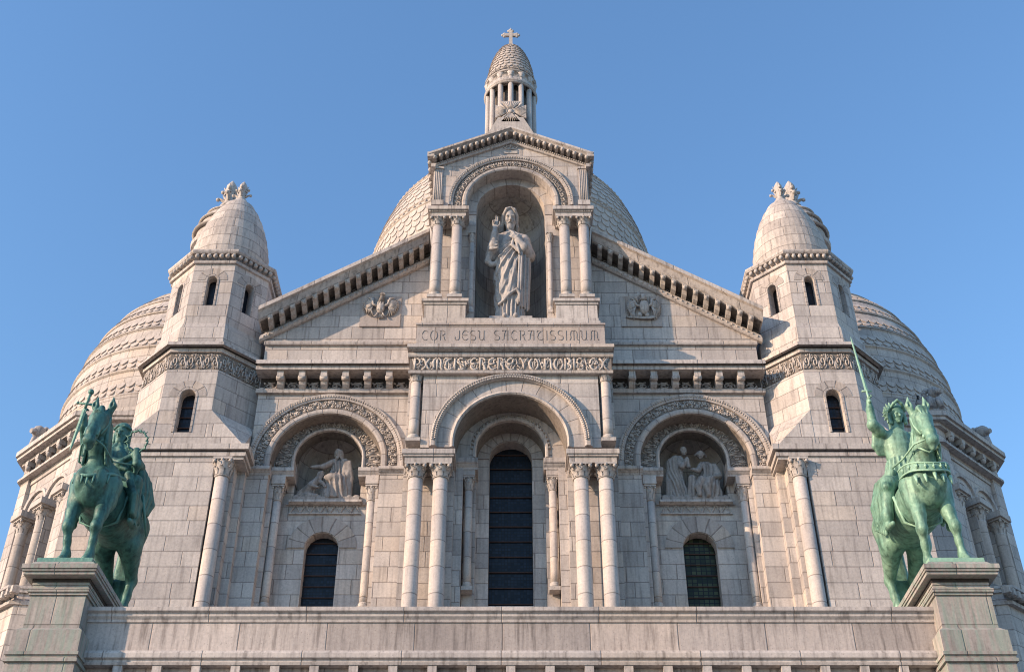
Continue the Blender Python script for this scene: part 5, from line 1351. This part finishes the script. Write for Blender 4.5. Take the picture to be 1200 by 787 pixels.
def saint_louis():
    s = -1; mat = M['bronzeL']; root = empty('equestrian_statue', (s * 10.04, Y0, ZT), 'dark green bronze king on horseback holding a sword hilt-up and a crown of thorns', 'statue')
    TR = base_frame(s); T = TR @ Matrix.Diagonal((.9, 1, 1, 1)); plate(root, s, mat)
    F = horse(Fig()); hs = F.mesh('horse', mat, root, .015, T)
    horse_tail(Fig()).mesh('tail', mat, hs, .022, T)
    # hanging mane strands and reins flanking the neck, chest trappings
    G = Fig()
    for e in (-1, 1):
        for i in range(4): G.chain([(e * .05, -.92 + .04 * i, 2.03), (e * .11, -.94 + .04 * i, 1.9), (e * .135, -.92 + .05 * i, 1.6), (e * (.165 + .008 * i), -.84 + .06 * i, 1.34)], [.03, .035, .035, .02], .014)
    for i in range(3): G.chain([(0, -1.0, 2.06 + .01 * i), ((i - 1) * .04, -1.10, 1.96), ((i - 1) * .03, -1.12, 1.88)], [.04, .035, .015], .02)
    G.mesh('mane', mat, hs, .013, T)
    m = MB(); m.M = T
    for e in (-1, 1):
        m.tube([(e * .075, -1.14, 1.52), (e * .16, -1.02, 1.5), (e * .24, -.8, 1.4), (e * .36, -.35, 1.62), (e * .2, .0, 1.66)], .013, 6)
        m.tube([(e * .09, -1.07, 1.64), (e * .13, -1.0, 1.8), (e * .13, -.93, 1.98)], .014, 6); m.tube([(e * .085, -1.17, 1.56), (e * .09, -1.13, 1.70)], .02, 6)
    m.tube([(-.09, -1.13, 1.66), (0, -1.22, 1.66), (.09, -1.13, 1.66)], .014, 6); m.tube([(-.1, -1.05, 1.95), (0, -1.14, 1.97), (.1, -1.05, 1.95)], .014, 6)
    m.tube([(-.11, -.99, 1.62), (0, -.96, 1.55), (.11, -.99, 1.62)], .012, 6)
    for r_ in (): m.tube([(r_ * 1.3 * math.cos(a * PI / 10), -1.0 + .25 * abs(math.cos(a * PI / 10)) * r_, 1.12 + r_ * 1.5 * math.sin(a * PI / 10)) for a in range(21)], .012, 5)
    for k in range(7):
        x = -.24 + .08 * k; m.tube([(x, -.945 + 2.2 * x * x, 1.10 + abs(x) * .4), (x, -.965 + 2.2 * x * x, .97 + abs(x) * .4)], [.02, .009], 5)
    m.tube([(-.33, -.45, 1.34), (-.27, -.76, 1.24), (-.16, -.90, 1.16), (0, -.955, 1.10), (.16, -.90, 1.16), (.27, -.76, 1.24), (.33, -.45, 1.34)], .024, 6)
    m.tube([(-.345, -.25, 1.2), (-.26, -.25, .83), (0, -.25, .73), (.26, -.25, .83), (.345, -.25, 1.2)], .022, 6)
    obj('harness', m, mat, hs)
    # rider
    T = TR @ Matrix.Diagonal((.95, 1, 1, 1)); F = Fig(); cy = .08
    robe(F, [(1.42, .0, cy, .26, .24), (1.7, -.03, cy, .21, .16), (1.95, -.05, cy - .02, .24, .16), (2.08, -.05, cy - .02, .22, .13), (2.16, -.05, cy - .02, .1, .09)], lambda a, z, P: ridge(a * 2.2) * .02, .05)
    F.cap((-.05, cy - .02, 2.1), (-.05, cy - .03, 2.25), .075, .07, .03)
    head(F, (-.05, cy - .06, 2.33), .27, yaw=R_(-4), beard=True, hair='none', pitch=R_(16))
    # right arm (left in the picture) raised, holding the sword by the grip
    F.chain([(-.26, cy - .03, 2.0), (-.42, cy - .24, 1.92), (-.44, -.42, 2.16), (-.44, -.48, 2.30)], [.09, .078, .058, .042], .03)
    hand(F, (-.44, -.47, 2.29), (-.1, -.25, 1), (-1, -.2, 0), .17, (.9, .9, .9, .9), side=1)
    # left arm bent forward
    F.chain([(.16, cy, 2.0), (.30, cy - .06, 1.80), (.32, -.24, 1.78)], [.09, .075, .05], .03)
    hand(F, (.32, -.25, 1.78), (.1, -.9, .35), (.2, 0, 1), .17, (.8,) * 4, side=-1)
    for e in (-1, 1):
        F.chain([(e * .12, cy, 1.5), (e * .36, -.22, 1.42), (e * .41, -.12, .98), (e * .41, -.10, .90)], [.13, .11, .075, .055], .05)
        F.chain([(e * .41, -.06, .88), (e * .42, -.28, .84)], [.05, .035], .03)
    F.mesh('rider', mat, root, .013, T)
    # garments
    C = Fig()
    robe(C, [(1.50, .0, cy + .03, .33, .22), (1.75, -.03, cy, .31, .2), (1.95, -.05, cy - .02, .29, .18), (2.07, -.05, cy - .02, .21, .14)], lambda a, z, P: ridge(a * 1.9 + z * 3) ** 1.4 * .03, .04)
    C.chain([(-.3, -.12, 1.98), (-.1, -.22, 1.80), (.14, -.30, 1.68), (.30, -.30, 1.80)], [.05, .05, .05, .045], .03)       # mantle edge across the chest
    C.chain([(.34, -.32, 1.84), (.40, -.36, 1.62), (.38, -.30, 1.5)], [.06, .06, .02], .03)
    for i in range(6): C.chain([(.20 + .02 * (i % 2), .0 + .05 * i, 1.98 - .02 * i), (.33 + .03 * (i % 2), .04 + .06 * i, 1.72), (.39 + .035 * (i % 2), .08 + .07 * i, 1.45), (.37 + .02 * (i % 2), .10 + .06 * i, 1.15 + .03 * i), (.36, .12 + .05 * i, .98 + .06 * i)], [.05, .055, .055, .045, .02], .012)
    for i in range(6): C.chain([(.30, -.32 + .07 * i, 1.48), (.42, -.32 + .07 * i, 1.2), (.435, -.28 + .06 * i, .96)], [.06, .05, .04], .025)
    for i in range(5): C.chain([(-.30, -.3 + .07 * i, 1.46), (-.41, -.26 + .07 * i, 1.2), (-.42, -.24 + .06 * i, .98)], [.05, .05, .04], .025)
    for i in range(5): C.chain([(-.34 + .03 * i, -.06 - .03 * i, 2.0 - .02 * i), (-.28 + .06 * i, -.14 - .03 * i, 1.82 - .03 * i), (-.12 + .09 * i, -.20 - .025 * i, 1.66 - .02 * i)], [.04, .045, .03], .012)
    C.mesh('cloak', mat, root, .015, T)
    H = Fig(); H.ell((-.05, cy - .02, 2.40), (.12, .13, .115), .02); H.chain([(-.15, cy - .05, 2.33), (-.145, cy - .04, 2.22)], [.03, .035], .02); H.chain([(.05, cy - .05, 2.33), (.045, cy - .04, 2.22)], [.03, .035], .02); H.cap((-.05, cy + .05, 2.35), (-.05, cy + .05, 2.2), .1, .1, .03)
    H.chain([(-.17, cy - .08, 2.395), (-.10, cy - .15, 2.40), (.0, cy - .15, 2.40), (.07, cy - .08, 2.395)], [.02, .022, .022, .02], .01); H.cap((-.05, cy - .01, 2.50), (-.05, cy - .01, 2.53), .03, .012, .02)
    H.mesh('helmet', mat, root, .011, T)
    # sword: pommel up, blade pointing down
    m = MB(); m.M = T; a = Vector((-.40, -.55, 2.64)); b = Vector((-.52, -.50, 1.74)); d = (b - a).normalized(); m.ball(a, .042, 10, 7); m.tube([a, a + d * .26], [.018, .02], 8)
    gp = a + d * .19; side = Vector((1, 0, 0)) - d * d.x; side.normalize(); m.tube([gp - side * .13, gp, gp + side * .10], .016, 6); m.ball(gp - side * .13, .022, 6, 4); m.ball(gp + side * .10, .022, 6, 4)
    n_ = d.cross(side); P = lambda t, w: [tuple(a + d * t + side * w), tuple(a + d * t + n_ * w * .3), tuple(a + d * t - side * w), tuple(a + d * t - n_ * w * .3)]
    m.loft([P(.26, .032), P(.6, .026), P(.84, .018), P(.9, .002)]); obj('sword', m, mat, root)
    # crown of thorns
    m = MB(); m.M = T; c = (.35, -.40, 1.95); random.seed(3)
    for k in range(3): torus(m, c, .145, .012, (.1, 1, .35), 26, .012 + .005 * k)
    nrm = Vector((.1, 1, .35)).normalized(); aa = nrm.cross(Vector((0, 0, 1))).normalized(); bb = nrm.cross(aa)
    for k in range(26):
        t = 2 * PI * k / 26; rdir = aa * math.cos(t) + bb * math.sin(t); p = Vector(c) + rdir * .145; e = p + (rdir * (1 if k % 2 else -.7) + nrm * random.uniform(-.6, .6)) * .05; m.tube([p, e], [.01, .002], 5)
    obj('crown_of_thorns', m, mat, root)
    # scabbard and stirrup
    m = MB(); m.M = T; m.tube([(.44, -.02, 1.35), (.5, .02, 1.1), (.53, .18, .85)], [.022, .02, .012], 6)
    for e in (-1, 1): m.tube([(e * .40, -.1, 1.1), (e * .43, -.14, .93), (e * .47, -.16, .84), (e * .37, -.16, .84), (e * .41, -.14, .93)], .012, 5)
    obj('stirrup', m, mat, root)
saint_louis()

def joan():
    s = 1; mat = M['bronzeR']; root = empty('equestrian_statue', (s * 10.04, Y0, ZT), 'pale green bronze woman in armour on horseback raising a long sword', 'statue')
    TR = base_frame(s); T = TR @ Matrix.Diagonal((.9, 1, 1, 1)); plate(root, s, mat)
    # the horse's right foreleg (left in the picture) is set back at the plinth's edge
    T2 = Matrix.Translation((s * 10.04, Y0, ZT)) @ Matrix.Diagonal((-S_ * .9, S_, S_, 1))
    F = horse(Fig(), step=.16); hs = F.mesh('horse', mat, root, .015, T2)
    horse_tail(Fig()).mesh('tail', mat, hs, .022, T)
    G = Fig()
    for i in range(7): G.chain([(.03, -.96 + .055 * i, 2.06 - .03 * i), (.11, -.98 + .055 * i, 1.90 - .03 * i), (.15, -.95 + .06 * i, 1.62 - .02 * i), (.185, -.88 + .05 * i, 1.38 + .02 * i)], [.03, .038, .035, .015], .012)
    for i in range(3): G.chain([(0, -.99, 2.08), ((i - 1) * .05, -1.08, 2.02), ((i - 1) * .04, -1.13, 1.92)], [.045, .035, .012], .02)
    for i in range(6): G.chain([(-.04, -.92 + .06 * i, 2.0 - .04 * i), (-.13, -.9 + .07 * i, 1.75 - .04 * i), (-.16, -.84 + .07 * i, 1.5)], [.03, .033, .015], .012)
    G.mesh('mane', mat, hs, .013, T)
    m = MB(); m.M = T
    # breast collar: broad ornamented band with fleurons
    def band(z0, z1, dr):
        P = []
        for i in range(21):
            a = PI * i / 20; P.append([((.335 + dr) * math.cos(a), -.60 - (.42 + dr) * math.sin(a), z0 - .10 * math.sin(a) ** 3), ((.335 + dr) * math.cos(a), -.60 - (.40 + dr) * math.sin(a), z1 - .10 * math.sin(a) ** 3)])
        m.loft(P, closed=False, smooth=True); m.tube([p[0] for p in P], .013, 5); m.tube([p[1] for p in P], .013, 5)
        for i in range(2, 19, 2):
            c = (Vector(P[i][0]) + Vector(P[i][1])) / 2; m.ball(tuple(c + Vector((0, -.012, 0))), .022, 6, 4); m.tube([c + Vector((0, -.015, -.035)), c + Vector((0, -.015, .04))], .009, 4)
    band(1.24, 1.36, .012)
    for i in range(5): x = (i - 2) * .12; m.tube([(x, -1.0 + abs(x) * .35, 1.12), (x, -1.02 + abs(x) * .35, 1.0)], [.03, .012], 5)
    for e in (-1, 1):
        m.tube([(e * .08, -1.14, 1.52), (e * .18, -.98, 1.55), (e * .27, -.7, 1.5), (e * .25, -.2, 1.66)], .014, 6)
        m.tube([(e * .09, -1.07, 1.64), (e * .13, -1.0, 1.8), (e * .13, -.93, 1.98)], .015, 6); m.ball((e * .09, -1.15, 1.56), .03, 6, 4)
    m.tube([(-.1, -1.12, 1.66), (0, -1.22, 1.67), (.1, -1.12, 1.66)], .015, 6); m.tube([(-.12, -.95, 1.52), (0, -.99, 1.42), (.12, -.95, 1.52)], .014, 6)
    m.tube([(-.345, -.25, 1.2), (-.26, -.25, .83), (0, -.25, .73), (.26, -.25, .83), (.345, -.25, 1.2)], .022, 6)
    obj('harness', m, mat, hs)
    T = TR @ Matrix.Diagonal((.95, 1, 1, 1)); rx = .0; ry = .02; dz = .26
    F = Fig()
    robe(F, [(1.42, 0, .05, .24, .22), (1.65 + dz, 0, .04, .16, .13), (1.9 + dz, rx, ry, .20, .15), (2.05 + dz, rx, ry, .20, .12), (2.13 + dz, rx, ry, .09, .08)], lambda a, z, P: 0 * a, .05)
    F.cap((rx, ry, 2.08 + dz), (rx + .02, ry - .02, 2.22 + dz), .06, .055, .03)
    head(F, (rx + .05, ry - .05, 2.33 + dz), .25, yaw=R_(6), hair='none', pitch=R_(14))
    F.chain([(rx - .17, ry, 2.02 + dz), (rx - .36, ry - .14, 2.12 + dz), (rx - .375, ry - .2, 2.34 + dz), (rx - .38, ry - .24, 2.46 + dz)], [.09, .072, .052, .036], .03)
    hand(F, (rx - .38, ry - .23, 2.44 + dz), (0, -.05, 1), (-1, 0, 0), .165, (1.0,) * 4)
    F.chain([(rx + .19, ry, 1.98 + dz), (rx + .26, ry - .15, 1.84), (rx + .18, -.38, 1.76)], [.085, .066, .045], .03)
    hand(F, (rx + .18, -.38, 1.76), (0, -1, 0), (0, 0, 1), .165, (.9,) * 4)
    for e in (-1, 1):
        F.chain([(e * .14, .05, 1.62), (e * .34, -.16, 1.42), (e * .42, -.14, .98), (e * .42, -.12, .86)], [.14, .11, .072, .055], .05)
        F.chain([(e * .42, -.08, .84), (e * .43, -.32, .78)], [.05, .03], .03); F.ell((e * .385, -.22, 1.36), (.07, .08, .08), .02)
    F.mesh('rider', mat, root, .013, T)
    C = Fig()
    robe(C, [(1.46, -.02, .08, .34, .25), (1.7, 0, .06, .25, .2), (1.65 + dz, 0, .05, .19, .16), (1.85 + dz, rx, ry, .22, .16), (2.04 + dz, rx, ry, .20, .13)], lambda a, z, P: ridge(a * 3.2 + z) ** 1.4 * .03 * (z < 1.9), .04)
    for q in (-1, 1): C.ell((rx + q * .2, ry, 2.02 + dz), (.085, .085, .07), .02)
    C.chain([(rx - .27, ry - .1, 2.06 + dz), (rx - .37, ry - .16, 2.12 + dz)], [.085, .08], .02)
    for i in range(5): C.chain([(rx - .15 - .045 * i, ry - .04, 2.03 + dz), (rx - .20 - .035 * i, ry + .0, 1.88 + dz + .02 * (i % 2)), (rx - .22 - .02 * i, ry + .03, 1.76 + dz)], [.035, .042, .018], .02)   # hanging scalloped sleeve
    for i in range(6): C.chain([(-.24 - .02 * i, -.14 + .07 * i, 1.62), (-.38 - .01 * i, -.10 + .07 * i, 1.3), (-.43, -.06 + .07 * i, .96 + .03 * i), (-.44, -.02 + .07 * i, .78 + .05 * i)], [.06, .055 + .01 * (i % 2), .045, .03], .02)
    for i in range(6): C.chain([(.26, -.25 + .07 * i, 1.55), (.39, -.25 + .07 * i, 1.25), (.42, -.22 + .07 * i, 1.0)], [.06, .05, .03], .02)
    C.mesh('tunic', mat, root, .014, T)
    H = Fig(); hc = Vector((rx + .05, ry - .02, 2.39 + dz)); H.ell(tuple(hc), (.12, .135, .12), .02); H.cap(tuple(hc + Vector((0, .06, -.03))), tuple(hc + Vector((0, .07, -.2))), .105, .105, .03)
    for q in (-1, 1): H.chain([tuple(hc + Vector((q * .11, -.03, -.04))), tuple(hc + Vector((q * .105, -.04, -.18)))], [.028, .03], .02); H.chain([tuple(hc + Vector((q * .12, -.07, .0))), tuple(hc + Vector((q * .06, -.16, .06))), tuple(hc + Vector((0, -.18, .10)))], [.018, .022, .022], .01)
    for i in range(10):      # laurel leaves standing round the crest
        a = R_(215 - 20 * i); p = hc + Vector((math.cos(a) * .12, .0, math.sin(a) * .12)); H.chain([tuple(p), tuple(p + Vector((math.cos(a - .3) * .05 - .01, -.02, math.sin(a - .3) * .05 + .01)))], [.032, .010], .012)
        H.chain([tuple(p + Vector((0, .05, 0))), tuple(p + Vector((math.cos(a + .5) * .055, .05, math.sin(a + .5) * .055)))], [.03, .010], .012)
    H.mesh('helmet', mat, root, .011, T)
    m = MB(); m.M = T; g0 = Vector((rx - .385, ry - .27, 2.50 + dz)); d = Vector((-.085, -.02, 1)).normalized()
    a = g0 - d * .06; m.tube([a, a + d * .16], .018, 8); m.ball(a - d * .01, .03, 8, 5); m.tube([a + d * .155 - Vector((.07, 0, .0)), a + d * .155 + Vector((.07, 0, .0))], .014, 6)
    P = lambda t, w: [tuple(a + d * t + Vector((w, 0, 0))), tuple(a + d * t + Vector((0, w * .35, 0))), tuple(a + d * t - Vector((w, 0, 0))), tuple(a + d * t - Vector((0, w * .35, 0)))]
    m.loft([P(.16, .026), P(.6, .02), P(1.0, .012), P(1.08, .002)]); obj('sword', m, mat, root)
    m = MB(); m.M = T
    for e in (-1, 1): m.tube([(e * .40, -.1, 1.1), (e * .43, -.14, .93), (e * .47, -.16, .82), (e * .37, -.16, .82), (e * .41, -.14, .93)], .012, 5)
    for k in range(7): m.tube([(-.44, -.1 + .05 * k, 1.06), (-.47, -.1 + .05 * k, 1.0)], [.02, .005], 4)
    obj('stirrup', m, mat, root)
joan()
